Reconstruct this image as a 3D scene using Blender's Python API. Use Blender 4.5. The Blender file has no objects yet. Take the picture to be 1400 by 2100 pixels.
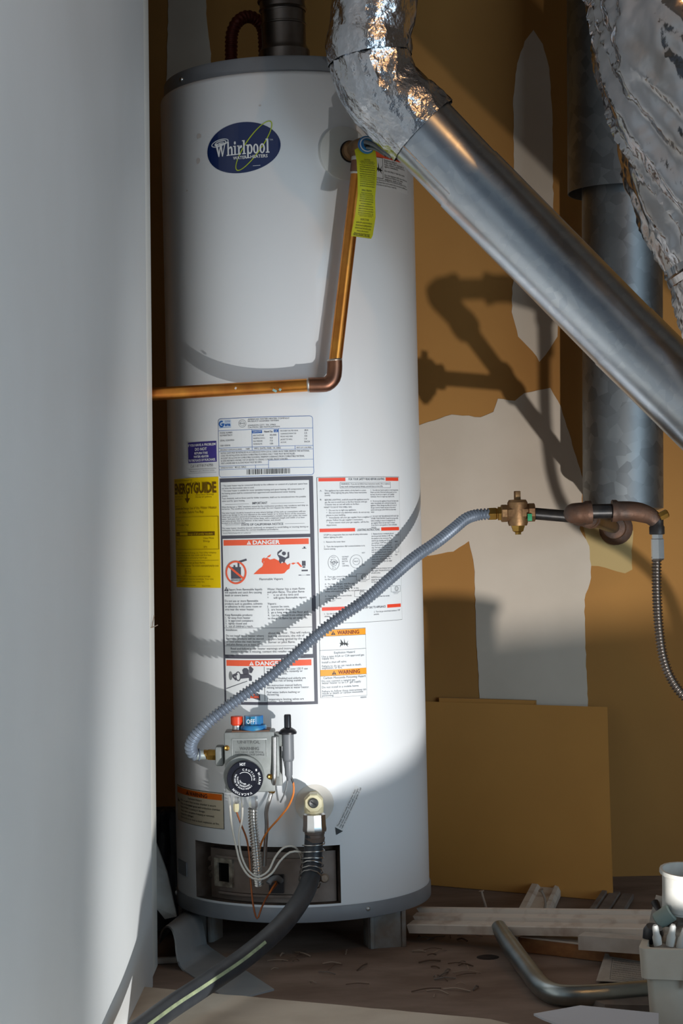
import bpy, bmesh, math, random
from mathutils import Vector, Matrix, noise
from mathutils.geometry import tessellate_polygon
random.seed(7)
PI = math.pi
S = bpy.context.scene
COL = S.collection

# ------------------------------------------------------------------ camera
F = 3785.0                      # focal length in pixels of the 1400 x 2100 frame
CAM = Vector((0, 0, .755))
ROLL, PITCH = math.radians(1.28), math.atan(28 / F)
RT = Vector((math.cos(ROLL), 0, -math.sin(ROLL)))
_u = Vector((math.sin(ROLL), 0, math.cos(ROLL)))
FW = Vector((0, 1, 0)) * math.cos(PITCH) + _u * math.sin(PITCH)
UP = _u * math.cos(PITCH) - Vector((0, 1, 0)) * math.sin(PITCH)
cd = bpy.data.cameras.new('camera')
cam = bpy.data.objects.new('camera', cd)
COL.objects.link(cam)
cd.sensor_fit = 'VERTICAL'
cd.sensor_height = 36
cd.lens = F / 2100 * 36
cd.clip_start = .05
m = Matrix((RT, UP, -FW)).transposed().to_4x4()
m.translation = CAM
cam.matrix_world = m
S.camera = cam

# ------------------------------------------------------------------ world, lights, exposure
S.view_settings.view_transform = 'Standard'
S.view_settings.look = 'None'
S.view_settings.gamma = 1
S.view_settings.use_curve_mapping = False
S.view_settings.exposure = 0.15
W = bpy.data.worlds.new('world')
S.world = W
W.use_nodes = True
W.node_tree.nodes['Background'].inputs[0].default_value = (.62, .78, 1, 1)
W.node_tree.nodes['Background'].inputs[1].default_value = .07


def lamp(name, kind, loc, energy, color, target=None, **kw):
    d = bpy.data.lights.new(name, kind)
    d.energy = energy
    d.color = color
    for k, v in kw.items():
        setattr(d, k, v)
    o = bpy.data.objects.new(name, d)
    COL.objects.link(o)
    o.location = loc
    if target is not None:
        o.rotation_euler = (Vector(target) - Vector(loc)).to_track_quat('-Z', 'Y').to_euler()
    return o


# work lamp standing low on the garage floor, right of the frame
lamp('work_lamp', 'SPOT', (.70, 1.79, -.048), 104, (1, .99, .965), (.10, 3.3, .10), shadow_soft_size=.013, spot_size=math.radians(92), spot_blend=1.0)
# daylight through the open garage door behind the photographer
lamp('garage_door_daylight', 'AREA', (3.4, -.9, 1.0), 78, (.60, .82, 1), (0, 3.0, .7), shape='RECTANGLE', size=3.0, size_y=2.0)
# warm bulb on the garage ceiling
lamp('ceiling_bulb', 'POINT', (1.05, 1.45, 2.2), 9.0, (1, .50, .17), shadow_soft_size=.04)


# ------------------------------------------------------------------ helpers
def ray(px, py):
    return FW + RT * ((px - 700) / F) + UP * ((1050 - py) / F)


def at(px, py, Y):                              # a pixel's point at depth Y
    d = ray(px, py)
    return CAM + d * (Y / d.y)


def onz(px, py, z=0):                           # a pixel's point on a level plane
    d = ray(px, py)
    return CAM + d * ((z - CAM.z) / d.z)


def pxm(Y):                                     # metres per pixel at depth Y
    return Y / F


MATS = {}


def mat(name, col, rough=.5, metal=0, col2=None, scale=8, detail=4, bump=0, bscale=60, spec=.5, coat=0, trans=0, contrast=(.35, .65), stretch=None, voronoi=0, bdist=.002):
    if name in MATS:
        return MATS[name]
    mt = bpy.data.materials.new(name)
    mt.use_nodes = True
    nt = mt.node_tree
    b = nt.nodes['Principled BSDF']
    b.inputs['Base Color'].default_value = (*col, 1)
    b.inputs['Roughness'].default_value = rough
    b.inputs['Metallic'].default_value = metal
    b.inputs['Specular IOR Level'].default_value = spec
    b.inputs['Coat Weight'].default_value = coat
    b.inputs['Coat Roughness'].default_value = .07
    if trans:
        b.inputs['Transmission Weight'].default_value = trans
    tc = nt.nodes.new('ShaderNodeTexCoord')
    vec = tc.outputs['Object']
    if stretch:
        mp = nt.nodes.new('ShaderNodeMapping')
        mp.inputs['Scale'].default_value = stretch
        nt.links.new(vec, mp.inputs[0])
        vec = mp.outputs[0]
    if col2 is not None:
        if voronoi:
            n = nt.nodes.new('ShaderNodeTexVoronoi')
            n.inputs['Scale'].default_value = scale
            o = n.outputs['Color']
        else:
            n = nt.nodes.new('ShaderNodeTexNoise')
            n.inputs['Scale'].default_value = scale
            n.inputs['Detail'].default_value = detail
            o = n.outputs[0]
        nt.links.new(vec, n.inputs['Vector'])
        r = nt.nodes.new('ShaderNodeMapRange')
        r.inputs[1].default_value, r.inputs[2].default_value = contrast
        nt.links.new(o, r.inputs[0])
        mx = nt.nodes.new('ShaderNodeMix')
        mx.data_type = 'RGBA'
        mx.inputs[6].default_value = (*col, 1)
        mx.inputs[7].default_value = (*col2, 1)
        nt.links.new(r.outputs[0], mx.inputs[0])
        nt.links.new(mx.outputs[2], b.inputs['Base Color'])
    if bump:
        n = nt.nodes.new('ShaderNodeTexNoise')
        n.inputs['Scale'].default_value = bscale
        n.inputs['Detail'].default_value = 5
        nt.links.new(vec, n.inputs['Vector'])
        bp = nt.nodes.new('ShaderNodeBump')
        bp.inputs['Strength'].default_value = bump
        bp.inputs['Distance'].default_value = bdist
        nt.links.new(n.outputs[0], bp.inputs['Height'])
        nt.links.new(bp.outputs[0], b.inputs['Normal'])
    MATS[name] = mt
    return mt


class MB:
    """collects faces in world coordinates and links them as one mesh object"""

    def __init__(s):
        s.v, s.f, s.mi, s.mats = [], [], [], []

    def slot(s, mt):
        if mt not in s.mats:
            s.mats.append(mt)
        return s.mats.index(mt)

    def add(s, vs, fs, mt):
        b = len(s.v)
        i = s.slot(mt)
        s.v += [Vector(p) for p in vs]
        for f in fs:
            s.f.append([b + k for k in f])
            s.mi.append(i)
        return s

    def box(s, c, size, mt, rot=None, bev=0):
        """box centred at c; rot a 3x3 matrix whose columns are its axes; small chamfer"""
        rot = rot or Matrix.Identity(3)
        hx, hy, hz = size[0] / 2, size[1] / 2, size[2] / 2
        bm = bmesh.new()
        bmesh.ops.create_cube(bm, size=1, matrix=Matrix.Diagonal((size[0], size[1], size[2], 1)))
        if bev:
            bmesh.ops.bevel(bm, geom=bm.edges[:], offset=bev, segments=2, affect='EDGES', profile=.5)
        c = Vector(c)
        vs = [c + rot @ v.co for v in bm.verts]
        bm.verts.index_update()
        fs = [[v.index for v in f.verts] for f in bm.faces]
        bm.free()
        return s.add(vs, fs, mt)

    def tube(s, path, rad, mt, seg=16, caps=True, noisef=None):
        n = len(path)
        path = [Vector(p) for p in path]
        if not hasattr(rad, '__len__'):
            rad = [rad] * n
        T = []
        for i in range(n):
            t = path[min(i + 1, n - 1)] - path[max(i - 1, 0)]
            T.append(t.normalized())
        ref = Vector((0, 0, 1)) if abs(T[0].z) < .9 else Vector((1, 0, 0))
        nrm = (ref - T[0] * ref.dot(T[0])).normalized()
        vs, fs = [], []
        for i in range(n):
            nrm = (nrm - T[i] * nrm.dot(T[i])).normalized()
            bi = T[i].cross(nrm)
            for k in range(seg):
                a = 2 * PI * k / seg
                d = nrm * math.cos(a) + bi * math.sin(a)
                r = rad[i]
                if noisef:
                    r += noisef(i / (n - 1), a, path[i] + d * r)
                vs.append(path[i] + d * r)
        for i in range(n - 1):
            for k in range(seg):
                k2 = (k + 1) % seg
                fs.append([i * seg + k, i * seg + k2, (i + 1) * seg + k2, (i + 1) * seg + k])
        if caps:
            fs.append(list(range(seg))[::-1])
            fs.append([(n - 1) * seg + k for k in range(seg)])
        return s.add(vs, fs, mt)

    def lathe(s, prof, base, axis, mt, seg=24, caps=True):
        """prof: (radius, distance along axis) pairs"""
        ax = Vector(axis).normalized()
        ref = Vector((0, 0, 1)) if abs(ax.z) < .9 else Vector((1, 0, 0))
        n = (ref - ax * ref.dot(ax)).normalized()
        b = ax.cross(n)
        base = Vector(base)
        vs, fs = [], []
        for r, h in prof:
            for k in range(seg):
                a = 2 * PI * (k + .5) / seg
                vs.append(base + ax * h + (n * math.cos(a) + b * math.sin(a)) * r)
        for i in range(len(prof) - 1):
            for k in range(seg):
                k2 = (k + 1) % seg
                fs.append([i * seg + k, i * seg + k2, (i + 1) * seg + k2, (i + 1) * seg + k])
        if caps:
            if prof[0][0] > 1e-5:
                fs.append(list(range(seg))[::-1])
            if prof[-1][0] > 1e-5:
                fs.append([(len(prof) - 1) * seg + k for k in range(seg)])
        return s.add(vs, fs, mt)

    def prism(s, pts, d, mt):
        """planar outline pts (3D, in order) pushed along vector d"""
        n = len(pts)
        pts = [Vector(p) for p in pts]
        d = Vector(d)
        vs = pts + [p + d for p in pts]
        fs = [[i, (i + 1) % n, n + (i + 1) % n, n + i] for i in range(n)]
        for t in tessellate_polygon([pts]):
            fs.append(list(t))
            fs.append([n + k for k in t][::-1])
        return s.add(vs, fs, mt)

    def sheet(s, A, B, th, mt, sub=1):
        """a bent sheet between two edge polylines A and B, of thickness th"""
        n = len(A)
        vs, fs = [], []
        cols = sub + 1
        grid = [[Vector(A[i]).lerp(Vector(B[i]), j / sub) for j in range(cols)] for i in range(n)]
        for side in (0, 1):
            for i in range(n):
                for j in range(cols):
                    ti = grid[min(i + 1, n - 1)][j] - grid[max(i - 1, 0)][j]
                    tj = grid[i][min(j + 1, cols - 1)] - grid[i][max(j - 1, 0)]
                    nr = ti.cross(tj).normalized()
                    vs.append(grid[i][j] + nr * (th if side else 0))
        o = n * cols
        for i in range(n - 1):
            for j in range(sub):
                q = [i * cols + j, i * cols + j + 1, (i + 1) * cols + j + 1, (i + 1) * cols + j]
                fs.append(q)
                fs.append([o + k for k in q][::-1])
        for i in range(n - 1):
            for j in (0, sub):
                a, b = i * cols + j, (i + 1) * cols + j
                fs.append([a, b, o + b, o + a])
        for i in (0, n - 1):
            for j in range(sub):
                a, b = i * cols + j, i * cols + j + 1
                fs.append([a, b, o + b, o + a])
        return s.add(vs, fs, mt)

    def build(s, name, parent=None, smooth=40, origin=None, fixn=True):
        me = bpy.data.meshes.new(name)
        o = bpy.data.objects.new(name, me)
        COL.objects.link(o)
        org = Vector((0, 0, 0))
        if parent is not None:
            org = root_loc(parent)
            o.parent = parent
        elif origin is not None:
            org = Vector(origin)
            o.location = org
        elif s.v:
            c = sum(s.v, Vector()) / len(s.v)
            org = Vector((c.x, c.y, min(v.z for v in s.v)))
            o.location = org
        me.from_pydata([v - org for v in s.v], [], s.f)
        for mt in s.mats:
            me.materials.append(mt)
        me.polygons.foreach_set('material_index', s.mi)
        if fixn:
            bm = bmesh.new()
            bm.from_mesh(me)
            bmesh.ops.recalc_face_normals(bm, faces=bm.faces[:])
            bm.to_mesh(me)
            bm.free()
        if smooth:
            me.shade_smooth()
            me.set_sharp_from_angle(angle=math.radians(smooth))
        me.update()
        return o


def root_loc(o):
    p = Vector((0, 0, 0))
    while o is not None:
        p += Vector(o.location)
        o = o.parent
    return p


def tag(o, label=None, cat=None, group=None, kind=None):
    if label: o['label'] = label
    if cat: o['category'] = cat
    if group: o['group'] = group
    if kind: o['kind'] = kind
    return o


def empty(name, loc, label, cat, group=None):
    o = bpy.data.objects.new(name, None)
    COL.objects.link(o)
    o.location = loc
    o.empty_display_size = .05
    return tag(o, label, cat, group)


def spline(pts, step=.01):
    """Catmull-Rom through the points, resampled about every step metres"""
    P = [Vector(p) for p in pts]
    P = [P[0] * 2 - P[1]] + P + [P[-1] * 2 - P[-2]]
    out = []
    for i in range(1, len(P) - 2):
        a, b, c, d = P[i - 1:i + 3]
        n = max(2, int((c - b).length / step))
        for k in range(n):
            t = k / n
            out.append(.5 * ((2 * b) + (c - a) * t + (2 * a - 5 * b + 4 * c - d) * t * t + (3 * b - a - 3 * c + d) * t ** 3))
    out.append(P[-2])
    return out


def even(path, step):
    out = [path[0]]
    acc = 0
    for a, b in zip(path, path[1:]):
        L = (b - a).length
        if L < 1e-9:
            continue
        p = step - acc
        while p <= L:
            out.append(a.lerp(b, p / L))
            p += step
        acc = L - (p - step)
    return out


def corrugated(mb, path, r, pitch, depth, mt, seg=16):
    pts = even(spline(path, .002), pitch / 6)
    rad = [r + depth * (0, .1, .75, 1, .75, .1)[i % 6] - depth * .5 for i in range(len(pts))]
    return mb.tube(pts, rad, mt, seg)


# ---------------------------------------------------------------- printed lettering
_tc = {}


def glyphs(txt, bold=0):
    key = (txt, bold)
    if key in _tc:
        return _tc[key]
    c = bpy.data.curves.new('t', 'FONT')
    c.body = txt
    c.size = 1
    c.resolution_u = 2
    c.offset = bold
    c.fill_mode = 'FRONT'
    o = bpy.data.objects.new('t', c)
    me = o.to_mesh()
    vs = [(v.co.x, v.co.y) for v in me.vertices]
    fs = [list(p.vertices) for p in me.polygons]
    o.to_mesh_clear()
    bpy.data.objects.remove(o)
    bpy.data.curves.remove(c)
    x0 = min((v[0] for v in vs), default=0)
    x1 = max((v[0] for v in vs), default=0)
    _tc[key] = (vs, fs, x0, x1)
    return _tc[key]


CAP = max(v[1] for v in glyphs('H')[0])


class Print:
    """flat print: 2D shapes in label units (x right, y down) mapped onto a surface by f(x, y, layer)"""

    def __init__(s, f, step=None):
        s.f, s.step, s.mb = f, step, MB()

    def poly(s, pts, mt, layer=1):
        tris = tessellate_polygon([[Vector((x, y, 0)) for x, y in pts]])
        for t in tris:
            s._put([pts[k] for k in t], mt, layer)
        return s

    def _put(s, pg, mt, layer):
        pgs = [pg]
        if s.step:
            xs = [p[0] for p in pg]
            k = math.floor(min(xs) / s.step) + 1
            out = []
            rest = pg
            while k * s.step < max(xs) - 1e-6 and len(rest) > 2:
                X = k * s.step
                L, Rr = [], []
                for a, b in zip(rest, rest[1:] + rest[:1]):
                    if a[0] <= X: L.append(a)
                    if a[0] >= X: Rr.append(a)
                    if (a[0] - X) * (b[0] - X) < 0:
                        t = (X - a[0]) / (b[0] - a[0])
                        q = (X, a[1] + (b[1] - a[1]) * t)
                        L.append(q)
                        Rr.append(q)
                if len(L) > 2: out.append(L)
                rest = Rr
                k += 1
            if len(rest) > 2: out.append(rest)
            pgs = out
        for q in pgs:
            s.mb.add([s.f(x, y, layer) for x, y in q], [list(range(len(q)))], mt)

    def rect(s, x0, y0, x1, y1, mt, layer=1):
        s._put([(x0, y0), (x0, y1), (x1, y1), (x1, y0)], mt, layer)
        return s

    def frame(s, x0, y0, x1, y1, w, mt, layer=2):
        s.rect(x0, y0, x1, y0 + w, mt, layer).rect(x0, y1 - w, x1, y1, mt, layer)
        return s.rect(x0, y0, x0 + w, y1, mt, layer).rect(x1 - w, y0, x1, y1, mt, layer)

    def ring(s, cx, cy, rx, ry, w, mt, layer=2, rot=0, a0=0, a1=2 * PI, n=40):
        ca, sa = math.cos(rot), math.sin(rot)
        def P(a, k):
            x, y = (rx - k) * math.cos(a), (ry - k) * math.sin(a)
            return cx + x * ca - y * sa, cy + x * sa + y * ca
        for i in range(n):
            a, b = a0 + (a1 - a0) * i / n, a0 + (a1 - a0) * (i + 1) / n
            s._put([P(a, 0), P(b, 0), P(b, w), P(a, w)], mt, layer)
        return s

    def disc(s, cx, cy, rx, ry, mt, layer=2, n=32, rot=0):
        ca, sa = math.cos(rot), math.sin(rot)
        pts = [(rx * math.cos(2 * PI * i / n), ry * math.sin(2 * PI * i / n)) for i in range(n)]
        return s.poly([(cx + x * ca - y * sa, cy + x * sa + y * ca) for x, y in pts], mt, layer)

    def text(s, txt, x, y, cap, mt, al='L', w=None, bold=0, layer=3, rot=0):
        """cap: capital height; y: baseline; w: fit to this width"""
        vs, fs, x0, x1 = glyphs(txt, bold)
        k = cap / CAP
        kx = k if w is None or x1 - x0 < 1e-6 else w / (x1 - x0)
        off = {'L': 0, 'C': -(x1 - x0) * kx / 2, 'R': -(x1 - x0) * kx}[al]
        ca, sa = math.cos(rot), math.sin(rot)
        pts = []
        for a, b in vs:
            X, Y = (a - x0) * kx + off, -b * k
            pts.append((x + X * ca - Y * sa, y + X * sa + Y * ca))
        s.mb.add([s.f(px, py, layer) for px, py in pts], fs, mt)
        return s

    def lines(s, L, x, y, dy, cap, mt, w=None, bold=0, al='L'):
        """w: width of a full line; every line is squeezed by the same factor so that the longest fits"""
        kx = None
        if w:
            k0 = max(glyphs(t, bold)[3] - glyphs(t, bold)[2] for t in L if t)
            kx = w / k0
        for i, t in enumerate(L):
            if t:
                g = glyphs(t, bold)
                s.text(t, x, y + i * dy, cap, mt, al, (g[3] - g[2]) * kx if kx else None, bold)
        return s

    def arc(s, txt, cx, cy, r, a_mid, cap, mt, flip=False, bold=0, layer=3, track=1.0):
        """text set round a circle; a_mid in degrees clockwise from the top"""
        k = cap / CAP
        adv = [(glyphs(c, bold)[3] - glyphs(c, bold)[2]) * k + cap * .22 * track if c != ' ' else cap * .55 for c in txt]
        tot = sum(adv)
        pos = -tot / 2
        for c, d in zip(txt, adv):
            if c != ' ':
                t = (pos + d / 2) / r
                a = math.radians(a_mid) + (-t if flip else t)
                x, y = cx + r * math.sin(a), cy - r * math.cos(a)
                rot = a + (PI if flip else 0)
                X = 0
                s.text(c, x, y, cap, mt, 'C', None, bold, layer, rot)
            pos += d
        return s

    def build(s, name, parent):
        return s.mb.build(name, parent, smooth=0, fixn=False)


# ------------------------------------------------------------------ materials
M = dict(
    white_paint=mat('white_paint', (.82, .845, .85), .5, col2=(.78, .80, .80), scale=3, bump=.06, bscale=90),
    trim_white=mat('trim_white', (.80, .79, .74), .45, col2=(.74, .72, .66), scale=5),
    wall=mat('brown_drywall', (.43, .203, .047), .85, col2=(.37, .165, .037), scale=2.2, bump=.08, bscale=120),
    plaster=mat('plaster', (.66, .555, .45), .85, col2=(.59, .49, .39), scale=5, bump=.12, bscale=40),
    floor=mat('dusty_plywood', (.16, .105, .075), .9, col2=(.25, .18, .14), scale=7, detail=7, bump=.3, bscale=70, stretch=(1, 2.2, 1)),
    sill=mat('pale_plywood', (.60, .52, .42), .75, col2=(.48, .40, .31), scale=9, bump=.15, bscale=50),
    concrete=mat('concrete', (.30, .29, .27), .85, col2=(.24, .23, .22), scale=4, bump=.2),
    garage=mat('garage_wall', (.30, .26, .22), .8, col2=(.25, .22, .19), scale=2),
    enamel=mat('white_enamel', (.82, .835, .85), .38, coat=.15, spec=.4),
    lid=mat('grey_lid', (.25, .265, .285), .5, col2=(.21, .22, .24), scale=12),
    leg=mat('grey_leg', (.24, .24, .23), .55, col2=(.17, .13, .10), scale=30),
    copper=mat('copper', (.86, .36, .07), .36, 1, col2=(.66, .23, .05), scale=25, detail=6, bump=.05),
    copper_old=mat('tarnished_copper', (.36, .17, .10), .42, 1, col2=(.20, .10, .07), scale=30),
    solder=mat('solder', (.62, .56, .50), .4, 1),
    patina=mat('patina', (.30, .48, .45), .8),
    brass=mat('brass', (.50, .30, .07), .35, 1, col2=(.36, .20, .05), scale=40),
    bronze=mat('bronze', (.32, .19, .09), .5, .8, col2=(.22, .12, .06), scale=45, bump=.2, bscale=200),
    iron=mat('rusty_iron', (.09, .062, .05), .55, .5, col2=(.15, .075, .045), scale=35, bump=.3, bscale=180),
    black_iron=mat('black_iron', (.02, .02, .022), .4, .4, col2=(.045, .038, .034), scale=60),
    galv=mat('galvanised', (.70, .74, .78), .29, 1, col2=(.56, .61, .67), scale=70, voronoi=1, contrast=(0, 1), bump=.05, bscale=25),
    galv_dull=mat('dull_galvanised', (.30, .32, .33), .5, 1, col2=(.18, .19, .20), scale=45, voronoi=1, contrast=(0, 1), bump=.08, bscale=20),
    vent=mat('vent_metal', (.30, .27, .25), .38, 1, col2=(.20, .175, .16), scale=20),
    foil=mat('foil', (.80, .81, .84), .17, 1, bump=.7, bscale=70, bdist=.005),
    foil_dusty=mat('dusty_foil', (.54, .53, .54), .16, 1, col2=(.36, .30, .24), scale=7, contrast=(.45, .8), bump=.35, bscale=38, bdist=.004),
    steel=mat('steel', (.55, .54, .52), .3, 1),
    steel_flex=mat('grey_coated_flex', (.20, .235, .29), .42, .3, col2=(.16, .19, .24), scale=30),
    steel_dark=mat('dark_steel_flex', (.30, .26, .23), .35, 1),
    alu=mat('aluminium', (.72, .72, .71), .3, 1),
    ctl=mat('cast_grey', (.25, .265, .26), .5, .25, col2=(.21, .225, .215), scale=60, bump=.05, bscale=300),
    ctl_emb=mat('cast_grey_letter', (.30, .315, .31), .45, .35),
    black=mat('black_plastic', (.012, .012, .016), .35),
    navy=mat('dial_black', (.008, .009, .018), .28),
    red=mat('red_plastic', (.70, .05, .012), .35),
    blue=mat('blue_plastic', (.015, .13, .40), .35, col2=(.03, .22, .35), scale=60),
    igngrey=mat('igniter_grey', (.17, .18, .195), .45),
    cream=mat('cream_plastic', (.66, .62, .42), .45, col2=(.58, .50, .30), scale=40),
    rubber=mat('black_rubber', (.018, .022, .028), .5, col2=(.03, .034, .04), scale=30),
    stripe=mat('hose_stripe', (.36, .42, .24), .6, col2=(.24, .28, .18), scale=60),
    orange_wire=mat('orange_wire', (.70, .20, .03), .45),
    brown_wire=mat('brown_wire', (.34, .10, .03), .4, .4),
    white_wire=mat('white_wire', (.58, .54, .47), .5),
    grey_wire=mat('grey_wire', (.22, .23, .24), .5),
    recess=mat('grimy_recess', (.12, .085, .065), .8, col2=(.05, .035, .025), scale=30),
    panel=mat('grimy_panel', (.27, .22, .19), .5, .35, col2=(.17, .125, .10), scale=14, detail=6),
    gasket=mat('gasket', (.33, .30, .24), .8, col2=(.10, .08, .06), scale=60),
    glass=mat('sight_glass', (.006, .006, .006), .08),
    redflex=mat('red_copper_flex', (.15, .028, .016), .42, .4),
    board=mat('fibreboard', (.58, .265, .055), .75, col2=(.52, .23, .047), scale=3, bump=.05),
    board_edge=mat('fibreboard_edge', (.44, .26, .11), .85),
    oldpaint=mat('old_painted_wood', (.64, .56, .48), .7, col2=(.42, .32, .25), scale=22, contrast=(.52, .7), bump=.15, bscale=90),
    oldpaint2=mat('old_painted_wood_grey', (.56, .53, .49), .7, col2=(.42, .37, .32), scale=20),
    rawwood=mat('raw_wood', (.34, .15, .05), .75, col2=(.24, .10, .035), scale=10, stretch=(1, 8, 8)),
    greywood=mat('weathered_wood', (.20, .165, .14), .85, col2=(.13, .10, .085), scale=20),
    sheet_grey=mat('grey_sheet_metal', (.30, .31, .315), .5, .1, col2=(.25, .26, .265), scale=9),
    conduit=mat('conduit', (.42, .46, .46), .34, 1, col2=(.32, .36, .36), scale=25),
    paper=mat('label_white', (.80, .82, .83), .5),
    paper_old=mat('label_cream', (.62, .54, .40), .55),
    yellow=mat('label_yellow', (.95, .66, .004), .45),
    tagyellow=mat('tag_yellow', (.62, .60, .012), .5),
    ink=mat('ink_black', (.02, .02, .022), .5),
    inkg=mat('ink_grey', (.13, .135, .16), .5),
    frame=mat('ink_slate', (.085, .085, .11), .5),
    inkred=mat('ink_red', (.86, .12, .05), .5),
    inkorange=mat('ink_orange', (.95, .34, .005), .5),
    inkdeep=mat('ink_orange_red', (.80, .16, .01), .5),
    inkblue=mat('ink_blue', (.02, .12, .42), .5),
    inkpurple=mat('ink_purple', (.06, .045, .27), .5),
    inkbrown=mat('ink_brown', (.17, .085, .005), .5),
    palewhite=mat('ink_white', (.85, .86, .87), .5),
    badge=mat('badge_blue', (.006, .022, .105), .22, coat=.6),
    lime=mat('ink_lime', (.50, .62, .03), .4),
    silver=mat('ink_silver', (.62, .66, .72), .4),
    bucket=mat('bucket_plastic', (.62, .58, .50), .5, col2=(.52, .46, .37), scale=12),
    pvc=mat('white_pvc', (.66, .65, .61), .4, col2=(.55, .53, .48), scale=30),
    darkbag=mat('dark_blue_plastic', (.015, .018, .03), .35, bump=.3, bscale=30),
    greycard=mat('pale_board', (.55, .56, .60), .6),
    newspaper=mat('newsprint', (.46, .43, .38), .8, col2=(.38, .35, .31), scale=30),
    nail=mat('rusty_nail', (.34, .26, .20), .6, .3),
    dirt=mat('debris', (.10, .06, .04), .95),
    rust=mat('rust_stain', (.72, .68, .62), .5),
)

# ------------------------------------------------------------------ the setting
WALLY = 3.91


def struct(mb, name, **k):
    return tag(mb.build(name, smooth=k.pop('smooth', 0)), k.pop('label', None), k.pop('cat', None), None, 'structure')


wall_back = tag(MB().box((1.2, WALLY + .05, 1.0), (6.4, .1, 3.1), M['wall']).build('wall_back', smooth=0), 'brown unpainted drywall behind the water heater', 'wall', kind='structure')
sill_a, sill_b = onz(320, 2026, .032), onz(1093, 2098, .066)
sa = sill_a + (sill_a - sill_b) * ((sill_a.x + .333) / (sill_b.x - sill_a.x))
sm = sill_b.copy()
sb = Vector((1.9, sm.y - .30 * (1.9 - sm.x), .072))
fw = Vector((-.385, -.92, 0)) * .2
_f0, _fm, _f1 = sa + (sa - sm) * 2 + fw * .95, sm + fw * .95, sm.lerp(sb, 1.2) + fw * .95
floor_ = tag(MB().prism([(_f0.x, _f0.y, -.04), (_fm.x, _fm.y, -.04), (_f1.x, _f1.y, -.04), (2.3, WALLY, -.04), (_f0.x, WALLY, -.04)], (0, 0, .04), M['floor']).build('floor', smooth=0), 'dusty brown plywood platform floor under the heater', 'floor', kind='structure')
tag(MB().box((1.2, .2, -.56), (6.4, 7.4, .04), M['concrete']).build('floor_garage', smooth=0), 'concrete garage floor below the platform', 'floor', kind='structure')
tag(MB().prism([(_f0.x, _f0.y, -.54), (_fm.x, _fm.y, -.54), (_f1.x, _f1.y, -.54), (_f1.x, _f1.y + .04, -.54), (_fm.x, _fm.y + .04, -.54), (_f0.x, _f0.y + .04, -.54)], (0, 0, .5), M['garage']).build('wall_platform_front', smooth=0), 'front face of the raised platform', 'wall', kind='structure')
tag(MB().box((1.2, .6, 2.55), (6.4, 6.6, .1), M['garage']).build('ceiling', smooth=0), 'garage ceiling above the heater', 'ceiling', kind='structure')
tag(MB().box((4.35, .6, 1.0), (.1, 6.6, 3.1), M['garage']).build('wall_right', smooth=0), 'garage side wall to the right', 'wall', kind='structure')
tag(MB().box((-1.95, .6, 1.0), (.1, 6.6, 3.1), M['garage']).build('wall_left_far', smooth=0), 'garage side wall far to the left', 'wall', kind='structure')


def leaning(x0, x1, y0, y1, z0, z1, mt, name, bev=.004):
    """upright panel whose face leans with the door frame, slightly out of plumb"""
    mb = MB()
    mb.box(((x0 + x1) / 2, (y0 + y1) / 2, (z0 + z1) / 2), (x1 - x0, y1 - y0, z1 - z0), mt, bev=bev)
    for v in mb.v:
        v.x += .0118 * v.z
    return mb.build(name, smooth=30)


wl = tag(leaning(-.45, -.329, 1.1, 3.065, -.54, 2.5, M['white_paint'], 'wall_left'), 'white painted wall on the left side of the frame', 'wall', kind='structure')
tl = tag(leaning(-.45, -.333, 3.066, 3.187, 0, 2.5, M['trim_white'], 'trim_1', .006), 'off-white end strip of the left wall', 'trim', kind='structure')

# raised pale sill board along the platform's front edge
mb = MB()
n = 60
vs, fs = [], []
for i in range(n + 1):
    f = i / n
    p = sa.lerp(sm, f / .35) if f < .35 else sm.lerp(sb, (f - .35) / .65)
    j = noise.noise(Vector((i * .9, 0, 3))) * .004 - (.018 if i in (20, 21) else 0)
    bk_, ft = p + Vector((0, j, 0)), p + fw
    vs += [bk_, ft, Vector((ft.x, ft.y, 0)), Vector((bk_.x, bk_.y, 0))]
for i in range(n):
    for k in range(4):
        k2 = (k + 1) % 4
        fs.append([i * 4 + k, i * 4 + k2, i * 4 + 4 + k2, i * 4 + 4 + k])
fs += [[0, 1, 2, 3], [n * 4 + 3, n * 4 + 2, n * 4 + 1, n * 4]]
mb.add(vs, fs, M['sill'])
sill = tag(mb.build('trim_2', smooth=20), 'pale plywood sill board along the bottom edge of the frame', 'trim', kind='structure')


def patch(name, pix, mt, d=.0012):
    mb = MB()
    P = []
    for a, b in zip(pix, pix[1:] + pix[:1]):
        A, B = at(*a, WALLY), at(*b, WALLY)
        k = max(1, int((B - A).length / .012))
        for i in range(k):
            p = A.lerp(B, i / k)
            j = .0022 if k > 1 else 0
            P.append(Vector((p.x + noise.noise(p * 90) * j, WALLY, p.z + noise.noise(p * 90 + Vector((7, 1, 2))) * j)))
    mb.prism(P, (0, -d, 0), mt)
    return mb.build(name, wall_back, smooth=0)


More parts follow.
